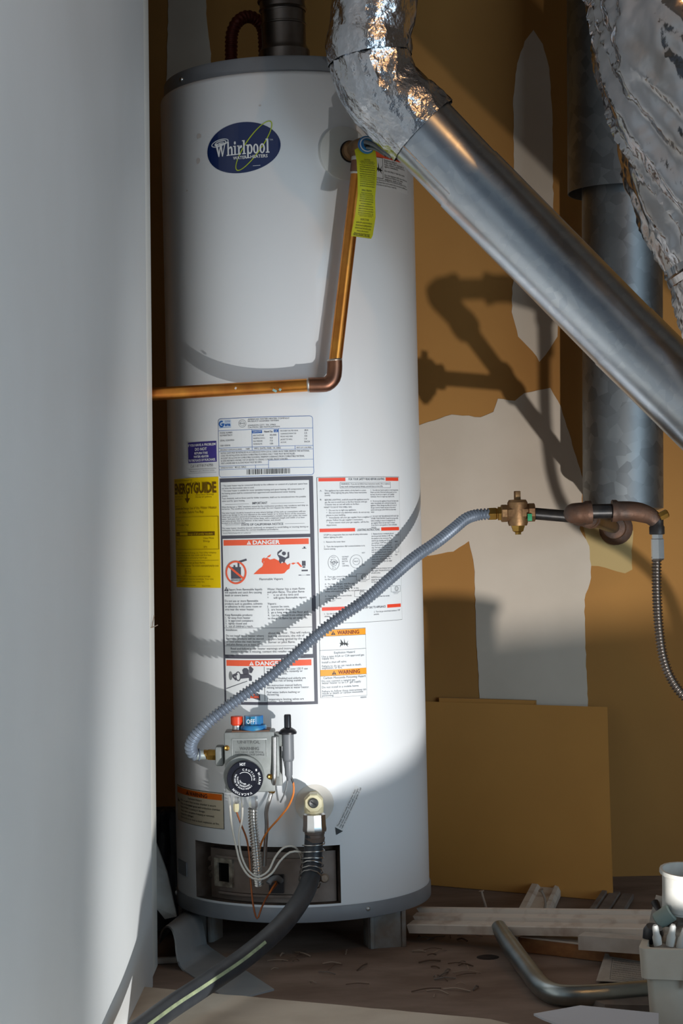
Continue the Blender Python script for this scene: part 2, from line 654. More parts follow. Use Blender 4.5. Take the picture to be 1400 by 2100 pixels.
patch('plaster_patch', [(820, 885), (925, 850), (985, 856), (1012, 845), (1020, 818), (1055, 822), (1075, 806), (1128, 795), (1150, 835), (1170, 900), (1195, 985), (1188, 1085), (1208, 1120), (1212, 1185), (1198, 1230), (1200, 1330), (1206, 1470), (985, 1470), (976, 1300), (972, 1160), (962, 1110), (930, 1130), (880, 1140), (820, 1135)], M['plaster'])
patch('plaster_patch', [(1093, 61), (1112, 90), (1126, 140), (1132, 230), (1134, 420), (1136, 560), (1146, 640), (1142, 690), (1118, 728), (1106, 742), (1092, 720), (1062, 690), (1049, 640), (1050, 590), (1058, 540), (1054, 400), (1052, 200), (1060, 130), (1076, 85)], M['plaster'])
patch('plaster_patch', [(346, -60), (420, -60), (424, 40), (432, 110), (436, 200), (440, 260), (340, 260)], M['plaster'])
patch('plaster_patch', [(1192, 1060), (1290, 1060), (1298, 1090), (1294, 1130), (1296, 1168), (1280, 1176), (1240, 1164), (1210, 1160)], mat('tan_patch', (.52, .36, .15), .85), .0009)

# ------------------------------------------------------------------ the water heater
HX, HY, R = -.0857, 3.45, .2346
heater = empty('water_heater', (HX, HY, 0), 'tall white cylindrical gas water heater with warning labels and grey lid', 'water heater')
ZB, ZT = .0915, 1.552


def cyl(u, z, off=0.0):
    a = u / R
    return Vector((HX + (R + off) * math.sin(a), HY - (R + off) * math.cos(a), z))


# jacket with the burner opening cut out of it
OU0, OU1, OZ0, OZ1 = -.219, .0715, .0965, .198
mb = MB()
us = sorted(set([OU0, OU1] + [-PI * R + 2 * PI * R * i / 120 for i in range(120)]))
us = [u for i, u in enumerate(us) if u in (OU0, OU1) or min(abs(u - OU0), abs(u - OU1)) > .004]
prof = [(-.002, ZB - .004), (0, ZB), (0, OZ0), (0, OZ1), (0, .6), (0, 1.2), (0, ZT - .008), (-.0015, ZT - .003), (-.005, ZT), (-.012, ZT + .001)]
nu = len(us)
vs = [cyl(u, z, o) for o, z in prof for u in us]
fs = []
for i in range(len(prof) - 1):
    for k in range(nu):
        k2 = (k + 1) % nu
        if prof[i][1] == OZ0 and us[k] >= OU0 and us[k] < OU1:
            continue
        fs.append([i * nu + k, i * nu + k2, (i + 1) * nu + k2, (i + 1) * nu + k])
mb.add(vs, fs, M['enamel'])
jacket = mb.build('jacket', heater, smooth=50)

mb = MB()
mb.lathe([(R - .02, ZT - .01), (R - .007, ZT - .004), (R - .007, ZT + .024), (R - .009, ZT + .028), (R - .02, ZT + .031), (.04, ZT + .036)], (HX, HY, 0), (0, 0, 1), M['lid'], 120)
lid = mb.build('top_lid', heater, smooth=35)
mb = MB()
mb.lathe([(R - .02, .066), (R + .0015, .066), (R + .0028, .068), (R + .0028, .090), (R + .0015, .0925), (R - .004, .0925)], (HX, HY, 0), (0, 0, 1), M['lid'], 120)
mb.lathe([(.0, .069), (R - .004, .069)], (HX, HY, 0), (0, 0, 1), M['black_iron'], 60, caps=False)
base = mb.build('base_ring', heater, smooth=35)


def screw(pos, axis, r, mt, parent, name='screw'):
    mb = MB()
    mb.lathe([(r, 0), (r, r * .35), (r * .7, r * .75), (0, r * .85)], pos, axis, mt, 12)
    return mb.build(name, parent, smooth=40)


for u, z, p, mt in [(.121, .082, base, M['alu']), (-.318, .087, base, M['palewhite']), (-.22, ZT + .012, lid, M['alu']), (.093, ZT + .014, lid, M['alu'])]:
    a = u / R
    off = .0028 if p is base else -.007
    screw(cyl(u, z, off), (math.sin(a), -math.cos(a), 0), .0042, mt, p)

# sheet-metal feet
for ang in (49, -77, 150, -150):
    a = math.radians(ang)
    c = Vector((HX + (R - .040) * math.sin(a), HY - (R - .040) * math.cos(a), 0))
    mb = MB()
    w, d, h = .066, .045, .067
    rz = Matrix.Rotation(a * .25, 3, 'Z')
    mb.box(c + rz @ Vector((0, -d / 2, h / 2)), (w, .003, h), M['leg'], rz, .001)
    for sx in (-1, 1):
        mb.box(c + rz @ Vector((sx * w / 2, 0, h / 2)), (.003, d, h), M['leg'], rz, .001)
        mb.box(c + rz @ Vector((sx * (w / 2 - .004), -d / 2 - .003, h / 2)), (.008, .005, h), M['leg'], rz, .002)
    mb.box(c + Vector((0, 0, .002)), (w, d, .004), M['leg'], rz, .001)
    mb.build('leg', heater, smooth=30)

# burner compartment: grimy recess, inner door, sight glass
mb = MB()
D1 = -.032
K = 24
cols = [OU0 + (OU1 - OU0) * i / K for i in range(K + 1)]
for i in range(K):
    a, b = cols[i], cols[i + 1]
    mb.add([cyl(a, OZ0, D1), cyl(b, OZ0, D1), cyl(b, OZ1, D1), cyl(a, OZ1, D1)], [[0, 1, 2, 3]], M['recess'])
    for z in (OZ0, OZ1):
        mb.add([cyl(a, z, 0), cyl(b, z, 0), cyl(b, z, D1), cyl(a, z, D1)], [[0, 1, 2, 3]], M['recess'])
for u in (OU0, OU1):
    mb.add([cyl(u, OZ0, 0), cyl(u, OZ1, 0), cyl(u, OZ1, D1), cyl(u, OZ0, D1)], [[0, 1, 2, 3]], M['recess'])
recess = mb.build('burner_recess', heater, smooth=20)


def curved_plate(u0, u1, z0, z1, d0, d1, mt, k=16, mb=None):
    """solid plate following the cylinder between offsets d0 and d1"""
    mb = mb or MB()
    vs, fs = [], []
    for i in range(k + 1):
        u = u0 + (u1 - u0) * i / k
        vs += [cyl(u, z0, d0), cyl(u, z1, d0), cyl(u, z0, d1), cyl(u, z1, d1)]
    for i in range(k):
        b, c = i * 4, i * 4 + 4
        fs += [[b, c, c + 1, b + 1], [b + 2, b + 3, c + 3, c + 2], [b + 1, c + 1, c + 3, b + 3], [b, b + 2, c + 2, c]]
    fs += [[0, 1, 3, 2], [k * 4, k * 4 + 2, k * 4 + 3, k * 4 + 1]]
    return mb.add(vs, fs, mt)


mb = curved_plate(OU0 + .024, OU1 - .003, OZ0 + .001, OZ1 - .012, D1, -.017, M['panel'], 20)
door = mb.build('burner_door', heater, smooth=20)
mb = curved_plate(OU0 + .055, OU1 - .038, OZ0 + .017, OZ1 - .027, -.017, -.010, M['panel'], 20)
curved_plate(OU0 + .050, OU1 - .045, OZ1 - .027, OZ1 - .022, -.014, -.007, M['panel'], 20, mb)
curved_plate(OU0 + .055, OU1 - .060, OZ0 + .012, OZ0 + .016, -.014, -.007, M['panel'], 20, mb)
mb.build('raised_panel', door, smooth=20)
mb = MB()
gu, gz = -.150, .147
for (a, b, c, d) in [(-.021, -.014, -.025, .025), (.014, .021, -.025, .025), (-.021, .021, .017, .025), (-.021, .021, -.025, -.017)]:
    curved_plate(gu + a, gu + b, gz + c, gz + d, -.010, -.004, M['gasket'], 4, mb)
curved_plate(gu - .014, gu + .014, gz - .017, gz + .017, -.010, -.009, M['glass'], 4, mb)
mb.build('sight_window', door, smooth=20)
mb = curved_plate(-.056, -.030, .117, .149, -.010, -.002, M['black'], 4)
mb.build('wire_grommet', door, smooth=20)
screw(cyl(.046, .139, -.017), (0, -1, 0), .008, M['nail'], door, 'bolt')
for z in (.165, .148, .135):
    mb = MB()
    mb.lathe([(.005, 0), (.0055, .004), (.003, .007)], cyl(-.199, z, -.02), (0, -1, 0), M['recess'], 8)
    mb.build('rivet', door)


# ------- labels printed on the jacket
def label(name, u0, u1, z1, z0, Wn, Hn, mt, lab=None, radius=0):
    def f(x, y, layer):
        return cyl(u0 + (u1 - u0) * x / Wn, z1 - (z1 - z0) * y / Hn, .0004 + .00028 * layer)
    step = .008 * Wn / (u1 - u0)
    p = Print(f, step)
    if mt is not None:
        if radius:
            pts = []
            for cx, cy, a0 in ((radius, radius, PI), (Wn - radius, radius, 1.5 * PI), (Wn - radius, Hn - radius, 0), (radius, Hn - radius, .5 * PI)):
                for i in range(5):
                    a = a0 + PI / 2 * i / 4
                    pts.append((cx + radius * math.cos(a), cy + radius * math.sin(a)))
            p.poly(pts, mt, 0)
        else:
            p.rect(0, 0, Wn, Hn, mt, 0)
    o = p.build(name, heater)
    if lab: o['label'] = lab
    q = Print(f, step)
    return o, q


INK, IG = M['ink'], M['inkg']


def triangle(q, x, y, h, mt, mark):
    q.poly([(x - h * .58, y), (x + h * .58, y), (x, y - h)], mt, 2)
    q.rect(x - h * .06, y - h * .68, x + h * .06, y - h * .28, mark, 3)
    q.rect(x - h * .06, y - h * .20, x + h * .06, y - h * .08, mark, 3)


# blue maker's badge
o, q = label('badge', -.1456, -.0055, 1.4660, 1.3755, 146, 104, None)
b = Print(q.f, q.step)
b.disc(73, 52, 73, 51, M['badge'], 0, 64, -.05)
bo = b.build('badge_plate', heater)
bpy.data.objects.remove(o)
q.ring(96, 50, 58, 16, 2.0, M['lime'], 2, -.96, n=48)


def serif_word(q, word, x, y, cap, mt, w):
    """heavy roman lettering drawn stroke by stroke (unit = cap height)"""
    G = {
        'W': (1.5, [[(0, 1), (.3, 1), (.52, .32), (.52, 0), (.42, 0)], [(.62, 1), (.88, 1), (.98, .35), (1.0, 0), (.9, 0)], [(.42, 0), (.54, 0), (.82, .86), (.70, 1), (.66, .95)], [(.9, 0), (1.02, 0), (1.40, 1), (1.27, 1)]],
              [(-.06, .93, .42, 1), (.52, .93, .98, 1), (1.12, .93, 1.5, 1)]),
        'h': (.86, [[(.12, 0), (.32, 0), (.32, 1.05), (.12, 1.05)], [(.58, 0), (.78, 0), (.78, .48), (.70, .64), (.56, .70), (.42, .66), (.30, .54), (.30, .42), (.42, .53), (.52, .55), (.58, .47)]],
              [(.0, 0, .42, .08), (.48, 0, .88, .08), (.0, .98, .32, 1.05)]),
        'i': (.48, [[(.12, 0), (.32, 0), (.32, .70), (.12, .70)], [(.11, .84), (.16, .79), (.28, .79), (.33, .84), (.33, .97), (.28, 1.02), (.16, 1.02), (.11, .97)]],
              [(0, 0, .44, .08), (0, .62, .32, .70)]),
        'r': (.62, [[(.12, 0), (.32, 0), (.32, .70), (.12, .70)], [(.30, .50), (.42, .68), (.58, .70), (.62, .56), (.52, .48), (.42, .50), (.30, .36)]],
              [(0, 0, .46, .08), (0, .62, .32, .70)]),
        'l': (.46, [[(.12, 0), (.32, 0), (.32, 1.05), (.12, 1.05)]], [(0, 0, .44, .08), (0, .98, .32, 1.05)]),
        'p': (.82, [[(.12, -.32), (.32, -.32), (.32, .70), (.12, .70)]], [(0, -.32, .46, -.25), (0, .62, .32, .70)]),
        'o': (.74, [], []),
    }
    tot = sum(G[c][0] for c in word)
    k = w / tot
    X = x
    for c in word:
        adv, polys, rects = G[c]
        def T(a, b): return X + a * k, y - b * cap
        for pl in polys:
            q.poly([T(*p) for p in pl], mt, 3)
        for a, b, c2, d in rects:
            q.poly([T(a, b), T(c2, b), T(c2, d), T(a, d)], mt, 3)
        if c in 'op':
            ox = .34 if c == 'o' else .46
            for i in range(20):
                a0, a1 = 2 * PI * i / 20, 2 * PI * (i + 1) / 20
                P = []
                for a, rx, ry in ((a0, .32, .37), (a1, .32, .37), (a1, .13, .27), (a0, .13, .27)):
                    P.append(T(ox + rx * math.cos(a), .35 + ry * math.sin(a)))
                q.poly(P, mt, 3)
        X += adv * k


serif_word(q, 'Whirlpool', 19, 66, 27, M['palewhite'], 107)
q.text('TM', 126, 42, 3.2, M['silver'], layer=3)
q.text('WATER', 56, 75, 6, M['palewhite'], w=27, bold=.02, layer=3)
q.text('HEATERS', 90, 75, 6, M['palewhite'], w=32, bold=.02, layer=3)
q.ring(29, 38, 19, 7.5, 2.2, M['silver'], 2, -.18)
q.ring(30, 38.5, 13, 5, 1.8, M['palewhite'], 2, -.18)
q.ring(31, 39, 7, 2.6, 1.8, M['silver'], 2, -.18)
q.rect(94, 90, 108, 91, M['silver'])
q.build('lettering', bo)

# purple notice and the phone line under it
o, q = label('notice_label', -.2140, -.1395, .9096, .8728, 58, 42, M['inkpurple'], 'purple notice with white lettering')
w_ = M['palewhite']
q.text('IF YOU HAVE A PROBLEM', 29, 8.5, 4.6, w_, 'C', 56, .03)
q.text('DO NOT', 29, 17.5, 5.4, w_, 'C', 24, .03)
q.text('RETURN THIS', 29, 25, 4.2, w_, 'C', 27, .03)
q.text('WATER HEATER', 29, 32, 4.2, w_, 'C', 31, .03)
q.text('TO THE PLACE OF PURCHASE.', 29, 39.5, 4.6, w_, 'C', 55, .03)
q.text('Call 1-877-817-6750', 29, 51, 5.2, IG, 'C', 46)
q.rect(1, 55, 57, 55.5, IG)
q.text('Manufacturer part reference notice', 29, 60, 2.2, IG, 'C', 50)
q.rect(0, 63, 57, 63.4, IG)
q.build('lettering', o)

# blue-bordered rating plate
BL = M['inkblue']
o, q = label('rating_label', -.1349, .0400, .9480, .8446, 194, 120, BL, 'white rating plate with a blue border and barcode', 6)
b = Print(q.f, q.step)
pts = []
for cx, cy, a0 in ((6, 6, PI), (188, 6, 1.5 * PI), (188, 114, 0), (6, 114, .5 * PI)):
    for i in range(5):
        a = a0 + PI / 2 * i / 4
        pts.append((cx + 5 * math.cos(a), cy + 5 * math.sin(a)))
q.poly(pts, M['paper'], 1)
q.rect(3, 3, 31, 19, mat('logo_pale', (.62, .72, .82), .5), 2)
q.ring(9, 11, 6.5, 6.8, 3.2, BL, 3, 0, .0, 5.3)
q.rect(8.5, 10, 15.5, 13, BL, 3).rect(4, 18, 30, 18.6, BL, 3)
q.text('ama', 16.5, 15.5, 6.5, BL, 'L', 13, .04)
q.text('GAS APPLIANCE', 17, 6, 1.6, BL, w=12)
q.text('MANUFACTURERS', 17, 8.3, 1.6, BL, w=12)
q.ring(55, 12, 8, 8, .6, IG, 2)
q.ring(55, 12, 5, 5, .4, IG, 2)
q.text('DESIGN', 55, 13, 2.2, IG, 'C')
q.lines(['AMERICAN WATER HEATER COMPANY', 'PRODUCT LICENSED WITHIN', '', 'JOHNSON CITY, TN. 37601', 'CAUTION: SEE INSTALLATION'], 67, 5.8, 4.1, 2.9, IG, 82)
q.rect(1, 24.5, 193, 25.2, BL, 2).rect(1, 60, 193, 60.7, BL, 2).rect(74, 25, 74.8, 60, BL, 2).rect(127, 25, 127.8, 60, BL, 2)
q.lines(['MODEL NUMBER', 'FG1F4040T3NOV', '', 'SERIAL: 0230109054', '', 'ITEM: 4700100'], 5, 31, 5.2, 3.2, IG, 32)
q.rect(75, 27, 95, 33, BL, 2).text('CAPACITY', 85, 31.5, 3, M['palewhite'], 'C', 17)
q.text('Natural Gas', 99, 32, 3.6, IG, w=17, bold=.02)
q.rect(118, 26.5, 126.5, 32, BL, 2).text('US', 122, 30.8, 3, M['palewhite'], 'C')
q.lines(['INPUT IN BTU/HR', 'MANIFOLD IN W.C.', 'MAX PRESSURE', 'WORKING PSI'], 77, 39, 5.8, 3, IG, 24)
q.lines(['40,000', '4.0', '7.0', '150'], 110, 39, 5.8, 3.2, IG, 13)
q.lines(['RECOVERY GAL PER HOUR', 'CLEARANCE FROM TOP', 'FRONT AND SIDES', 'JACKET TO WALL', 'ALCOVE'], 131, 31, 5.8, 2.6, IG, 34)
q.lines(['40.4', '2.0', '4.0', '1.0', 'INCH'], 177, 31, 5.8, 3.4, IG, 10)
q.rect(74, 60, 74.8, 67, BL, 2).rect(158, 60, 158.8, 67, BL, 2).rect(1, 67, 193, 67.6, BL, 2)
q.text('EFFICIENCY COMPLIANCE SERIES', 5, 65.5, 2.6, IG, w=48).text('160', 62, 65.5, 3.2, INK, w=7)
q.text('MFG. DATE: MAR. 14, 2002', 79, 65.5, 3.4, IG, w=52).text('VENT CAT I GAS FIRED', 161, 65.5, 2.6, IG, w=29)
q.lines(['NOTICE: UNITS MUST BE INSTALLED IN ACCORDANCE WITH LOCAL CODES OR IN THEIR ABSENCE THE NATIONAL',
         'CODE. FOR INSTALLATION ON NON-COMBUSTIBLE FLOORING ONLY. TANK MUST BE INSTALLED',
         'IN CLOSET OR ALCOVE ON COMBUSTIBLE FLOORING. MINIMUM CLEARANCE FROM COMBUSTIBLE MATERIAL',
         'IS: SIDES AND BACK 0 INCHES, TOP OF HEATER TO CEILING 12 INCHES, FRONT 4 INCHES.',
         'VENT 6 INCHES AND IN ALCOVE FRONT MUST BE OPEN.'], 6, 72.5, 5.2, 3.2, IG, 180)
q.rect(106, 88, 106.7, 104, BL, 2).rect(106, 88, 193, 88.6, BL, 2).rect(1, 97, 106, 97.6, BL, 2).rect(80, 97, 80.7, 104, BL, 2).rect(1, 104, 193, 104.6, BL, 2)
q.text('ASSEMBLED AND TESTED BY', 5, 102, 2.4, IG, w=28).text('40 U.S. GALS', 37, 102, 3.2, INK, w=24)
x = 62
rb = random.Random(3)
while x < 147:
    ww = rb.choice([.7, .9, 1.4, 2.0])
    q.rect(x, 105.5, x + ww, 116, INK, 2)
    x += ww + rb.choice([.8, 1.1, 1.8])
q.build('lettering', o)

# tall slate-framed danger label
o, q = label('danger_label', -.1340, .0380, .8428, .4452, 190, 463, M['frame'], 'tall white danger label in a slate frame')
PW = M['paper']
for x0, y0, x1, y1 in ((2.5, 8, 182, 117), (4, 124, 182, 361), (4.5, 369, 183, 457)):
    q.rect(x0, y0, x1, y1, PW, 1)
q.lines(['*  This water heater may be connected directly to the collector or control of a hydronic space heat',
         '    coil when the thermostatic valve is used.',
         '*  This water heater is suitable for water (potable) heating and space heating. All components of',
         '    the heating system shall be connected from approved and manufactured water heating',
         '    systems.',
         '   Toxic chemicals, such as those used for boiler treatment, shall not be introduced into the potable',
         '    water used for space heating.'], 5, 17, 5.2, 3.1, IG, 174)
q.text('IMPORTANT', 86, 55, 4.6, IG, 'C', 30, .01)
for x0, x1, y in ((12, 64, 53.5), (108, 172, 53.5), (12, 44, 95.5), (134, 172, 95.5)):
    q.rect(x0, y, x1, y + .5, IG, 2)
q.lines(['When the burner is "ON," moisture caused by the combustion products may condense and drip on',
         'the burner. This condition is normal and is not a leak. Do not request the water heater.', '',
         'This water heater should be located in an area where leakage of the tank or connections will not',
         'result in any damage to the area adjacent to the water heater or to lower floors of the structure.',
         'When such a location cannot be provided, it is recommended a suitable drain pan under the water',
         'heater. Such pans must be at least two inches deep, with a minimum length and width of at least',
         'two inches greater than the diameter of the water heater, and should',
         'be piped to an adequate drain.'], 4, 60.5, 4.1, 2.9, IG, 175)
q.text('STATE OF CALIFORNIA NOTICE', 89, 98, 4.2, IG, 'C', 84, .01)
q.lines(['This water heater should be braced, anchored, or strapped to avoid falling or moving during an',
         'earthquake. See instructions for correct installation procedures.'], 4, 104, 4.2, 3, IG, 175)
q.rect(4, 110.5, 180, 110.8, IG, 2)
q.text('American National Standard Z21.10.1 certified seal', 6, 114, 2.2, IG, w=60)
q.rect(6.5, 126.5, 179, 138, M['inkred'], 2)
triangle(q, 62, 136.5, 8, M['palewhite'], M['inkred'])
q.text('DANGER', 70, 136.2, 7.6, M['palewhite'], 'L', 54, .035, 4)
# can of fuel in a prohibition ring
q.rect(22, 182, 44, 206, M['frame'], 2).rect(22, 207, 44, 210.5, M['frame'], 2)
q.text('FLAMMABLE', 33, 210, 2.6, PW, 'C', 20)
q.rect(28, 178, 32, 182, M['frame'], 2).rect(37, 173, 41, 183, M['frame'], 2)
q.poly([(38, 170), (56, 165), (57, 169), (40, 174)], M['frame'], 2)
q.ring(33, 193, 23, 24, 3.6, M['inkred'], 4)
q.poly([(14, 180), (17, 177), (52, 205), (50, 209)], M['inkred'], 4)
q.lines(['.', '.', '.'], 60, 172, 14, 3, IG)
# flames and figure
q.poly([(70, 197), (82, 186), (88, 182), (92, 172), (90, 166), (98, 164), (104, 168), (112, 166), (120, 170), (126, 176), (132, 173), (139, 182), (138, 188), (131, 196), (126, 197)], M['inkred'], 2)
q.poly([(88, 166), (93, 163), (90, 177), (87, 172)], M['inkred'], 2)
q.poly([(99, 161), (106, 157), (104, 162), (98, 164)], M['inkred'], 2)
q.poly([(136, 180), (143, 176), (141, 187), (136, 190)], M['inkred'], 2)
q.poly([(144, 177), (148, 175), (154, 176), (148, 179)], M['inkred'], 2)
q.poly([(154, 176), (158, 174), (166, 184), (162, 184), (157, 178)], M['inkred'], 2)
q.disc(131, 156, 3.8, 3.8, M['frame'], 3, 16)
q.poly([(119, 158), (124, 160), (134, 165), (138, 162), (138, 154), (141, 153), (141, 165), (134, 168), (131, 176), (127, 172), (124, 177), (121, 172), (122, 166), (118, 158), (119, 153), (126, 148), (128, 150), (122, 155)], M['frame'], 3)
q.text('Flammable Vapors', 82, 209.5, 4.4, IG, w=46)
q.rect(169, 138 + 5, 172, 146, M['frame'], 2).rect(166, 146, 174, 147.2, M['frame'], 2)
q.rect(165, 172, 172, 182, M['frame'], 2).rect(166, 183, 171, 186, M['frame'], 2)
q.rect(164, 190, 176, 193, M['frame'], 2).rect(158, 200, 163, 201.5, M['frame'], 2).rect(173, 200, 180, 201.5, M['frame'], 2)
q.rect(163, 201, 173, 201.4, IG, 2)
triangle(q, 10.5, 231, 9, M['frame'], PW)
q.text('Vapors from flammable liquids', 15, 230, 4.4, IG, w=72)
q.lines(['will explode and catch fire causing', 'death or severe burns.', '', 'Do not use or store flammable', 'products such as gasoline, solvents',
         'or adhesives in the same room or', 'area near the water heater.', '', 'Keep flammable products:', '1.  far away from heater', '2.  in approved containers', '3.  tightly closed and',
         '4.  out of children\'s reach.'], 7, 236, 5.75, 4.2, IG, 80)
q.lines(['Water Heater has a main flame', 'and pilot flame. The pilot flame', '*      is on all the time and', '*      will ignite flammable vapors', '', 'Vapors:', '1.  cannot be seen,', '2.  are heavier than air,',
         '3.  go a long way on the floor and', '4.  can be carried from other rooms', '     to the pilot flame by air currents.'], 97, 230, 5.9, 4.2, IG, 84)
q.rect(4, 306, 182, 306.7, IG, 2).rect(4, 343, 182, 343.7, IG, 2)
q.lines(['Installation:', '', 'Do not install water heater where', 'flammable products will be stored', 'or used unless the main burner', 'and pilot flames are at least 18"'], 8, 312.5, 5.9, 4.2, IG, 80)
q.lines(['above the floor.  This will reduce,', 'but not eliminate, the risk of', 'vapors being ignited by the main', 'burner or pilot flame.'], 97, 319, 6.2, 4.2, IG, 82)
q.lines(['Read and follow water heater warnings and instructions. If', 'owner\'s manual is missing, contact the retailer or manufacturer.'], 18, 350.5, 6, 4.2, IG, 158)
q.rect(7, 372, 179, 384, M['inkred'], 2)
triangle(q, 62, 382.5, 8.5, M['palewhite'], M['inkred'])
q.text('DANGER', 70, 382.2, 7.8, M['palewhite'], 'L', 54, .035, 4)
q.rect(87, 385, 87.8, 455, INK, 2)
# taps and hand with running hot water
FR = M['frame']
q.ring(33, 405, 6, 10, 2.2, FR, 2)
q.disc(16, 404, 4, 9, mat('ink_midgrey', (.22, .23, .24), .5), 2)
q.poly([(20, 402), (30, 398), (32, 402), (24, 406), (31, 411), (27, 414), (20, 407)], FR, 2)
q.poly([(38, 400), (56, 400), (62, 404), (62, 414), (56, 414), (56, 408), (38, 410)], FR, 2)
q.poly([(42, 392), (46, 388), (52, 388), (56, 392), (56, 401), (44, 401)], FR, 2)
q.poly([(56, 386), (60, 384), (66, 390), (62, 398), (57, 398)], FR, 2)
q.poly([(5, 430), (52, 414), (53, 415), (6, 431.5)], IG, 2)
q.poly([(48, 446), (62, 432), (78, 442), (78, 454), (58, 448)], FR, 2)
q.poly([(50, 440), (58, 434), (68, 442), (60, 444)], M['inkred'], 3)
q.text('BURN', 67, 449, 4.6, M['inkred'], 'C', 17, .04, 4)
q.lines(['Water temperature over 125 F can', 'cause severe burns instantly or', 'death from scalds.', '', 'Children, disabled and elderly are', 'at highest risk of being scalded.', '', 'See instruction manual before',
         'setting temperature at water heater.', '', 'Feel water before bathing or', 'showering.', '', 'Temperature limiting valves are', 'available.  See manual.'], 92, 392, 4.7, 4.0, IG, 82)
q.build('lettering', o)

# yellow energy label
BR = M['inkbrown']
o, q = label('energy_label', -.2752, -.1366, .8462, .6500, 91, 224, M['yellow'], 'bright yellow energy guide label')
q.text('Based on standard U.S. Government tests', 4, 5, 2.4, BR, w=44)
q.text('ENERGYGUIDE', 3, 31, 20, BR, 'L', 85, .035)
q.rect(35, 28, 38, 43, BR, 2).poly([(30.5, 41), (42.5, 41), (36.5, 52)], BR, 2)
q.lines(['Water Heater - Gas', 'Capacity 40 gallons', '', '', 'Model: G1F'], 3, 38, 5, 2.6, BR, 24)
q.lines(['(First Hour Rating)', 'Model 67 gallons'], 54, 36, 5, 2.6, BR, 30)
q.text('Compare the Energy Use of this Water Heater', 45, 64, 5, BR, 'C', 86)
q.text('with Others Before You Buy.', 41, 72, 5, BR, 'C', 54)
q.frame(3, 79, 90, 146, .6, BR)
q.text('This Model Uses', 6, 88, 3, BR, w=15).text('257 Therms / Year', 7, 97, 3.4, BR, w=32)
q.rect(5, 110, 84, 118, BR, 2).rect(16, 111, 36, 117, M['yellow'], 3)
q.text('Energy', 6, 116, 3.6, M['yellow'], w=9).text('range of all similar models', 38, 116, 4, M['yellow'], w=43)
q.lines(['Uses Least', 'Energy', '242', '', ''], 5, 125, 6, 3.4, BR, 12)
q.lines(['Uses Most', 'Energy', '', '273'], 66, 125, 6, 3.4, BR, 17)
q.lines(['Therms/year is a measure of energy use. Your utility company', 'uses it to compute your bill. Only models with first hour', 'ratings of 56 to 64 gallons and fueled by natural gas.'], 4, 154, 5.2, 2.8, BR, 82)
q.rect(2, 168, 89, 168.5, BR)
q.lines(['Natural gas water heaters that use fewer therms', 'per year cost less to operate. This model\'s estimated yearly cost', 'is:'], 3, 175, 6, 3.8, BR, 86)
q.frame(28, 185, 41, 195, .6, BR).text('$156', 34.5, 192.5, 4, BR, 'C', 9)
q.lines(['Based on a 1999 U.S. Government national average', 'cost of 60.7 cents per therm for natural gas. Your cost', 'will vary depending on your local utility rate.'], 5, 202, 5.5, 2.6, BR, 76)
q.rect(2, 219, 50, 219.5, BR).text('Important', 62, 221, 2.4, BR, w=14)
q.build('lettering', o)

# red-barred lighting instructions
RD = mat('ink_scarlet', (.86, .07, .03), .5)
o, q = label('lighting_label', .0443, .2222, .8402, .5840, 170, 298, INK, 'white lighting-instruction label with red bars')
q.rect(.7, .7, 169.3, 297.3, PW, 1)
q.rect(3, 1.5, 50, 8.5, RD, 2).rect(133, 1.5, 167, 8.5, RD, 2)
q.text('FOR YOUR SAFETY READ BEFORE LIGHTING', 56, 7, 4.4, IG, w=74, bold=.01)
q.frame(40, 11, 145, 23, .6, IG)
q.lines(['WARNING:  If you do not follow these instructions exactly, a fire or explosion', 'may result causing property damage, personal injury or loss of life.'], 42, 16, 5, 3, IG, 101)
q.lines(['A.', '', '', '', '', 'B.'], 5, 29, 3.6, 3, IG)
q.lines(['This appliance has a pilot which is lit by hand or a piezo', 'igniter. When lighting the pilot, follow these instructions', 'exactly.', '', 'BEFORE LIGHTING, smell all around the appliance area for',
         'gas. Be sure to smell next to the floor because some gas', 'is heavier than air and will settle on the floor.'], 13, 29, 4.7, 3.1, IG, 82)
q.text('WHAT TO DO IF YOU SMELL GAS:', 11, 63, 3.2, IG, w=50)
q.lines(['*   Do not try to light any appliance.', '*   Do not touch any electrical switch; do not use any', '     phone in your building.', '*   Immediately call your gas supplier from a neighbor\'s',
         '     phone. Follow the gas supplier\'s instructions.', '*   If you cannot reach your gas supplier, call the fire', '     department.'], 15, 69, 5, 3.1, IG, 82)
q.lines(['C.  Use only your hand to push in or turn the gas knob.', '     Never use tools. If the knob will not push in or turn', '     by hand, do not try to repair it, call a qualified', '     technician. Force or repair may result in a fire.', '',
         'D.  Do not use this appliance if any part has been under', '     water. Immediately call a technician to inspect the', '     appliance. Water damage may affect all or some of', '     the gas controls. Replace any part of the control', '     system and any gas control which has been under', '     water.', '',
         'E.  DO NOT USE THIS APPLIANCE WITH ANY GAS', '     OTHER THAN SHOWN. Consult the local gas utility', '     before installing to ensure it is designed for the', '     gas supplied. Never use near vapors or liquids', '     of any kind or store gasoline or other combustible', '     materials.'], 98, 29, 4.5, 3.1, IG, 68)
q.rect(3, 104.5, 66, 111.5, RD, 2).rect(120, 104.5, 166, 111.5, RD, 2)
q.text('LIGHTING INSTRUCTIONS', 70, 111, 4.6, IG, w=46, bold=.01)
q.lines(['STOP! It is imperative that you read all safety information', 'before lighting the pilot.', '', '1.  Remove the outer door.', '', '2.  Turn the temperature dial counterclockwise to its', '     lowest setting.'], 10, 119, 4.7, 3.1, IG, 80)
for cx, cy, rx, ry in ((26, 174, 10, 15), (67, 173, 12, 14)):
    q.ring(cx, cy, rx, ry, .6, IG, 2)
    q.ring(cx, cy, rx * .55, ry * .5, .6, IG, 2)
    q.text('PILOT', cx, cy + 1, 2.4, IG, 'C', 8)
rb = random.Random(5)
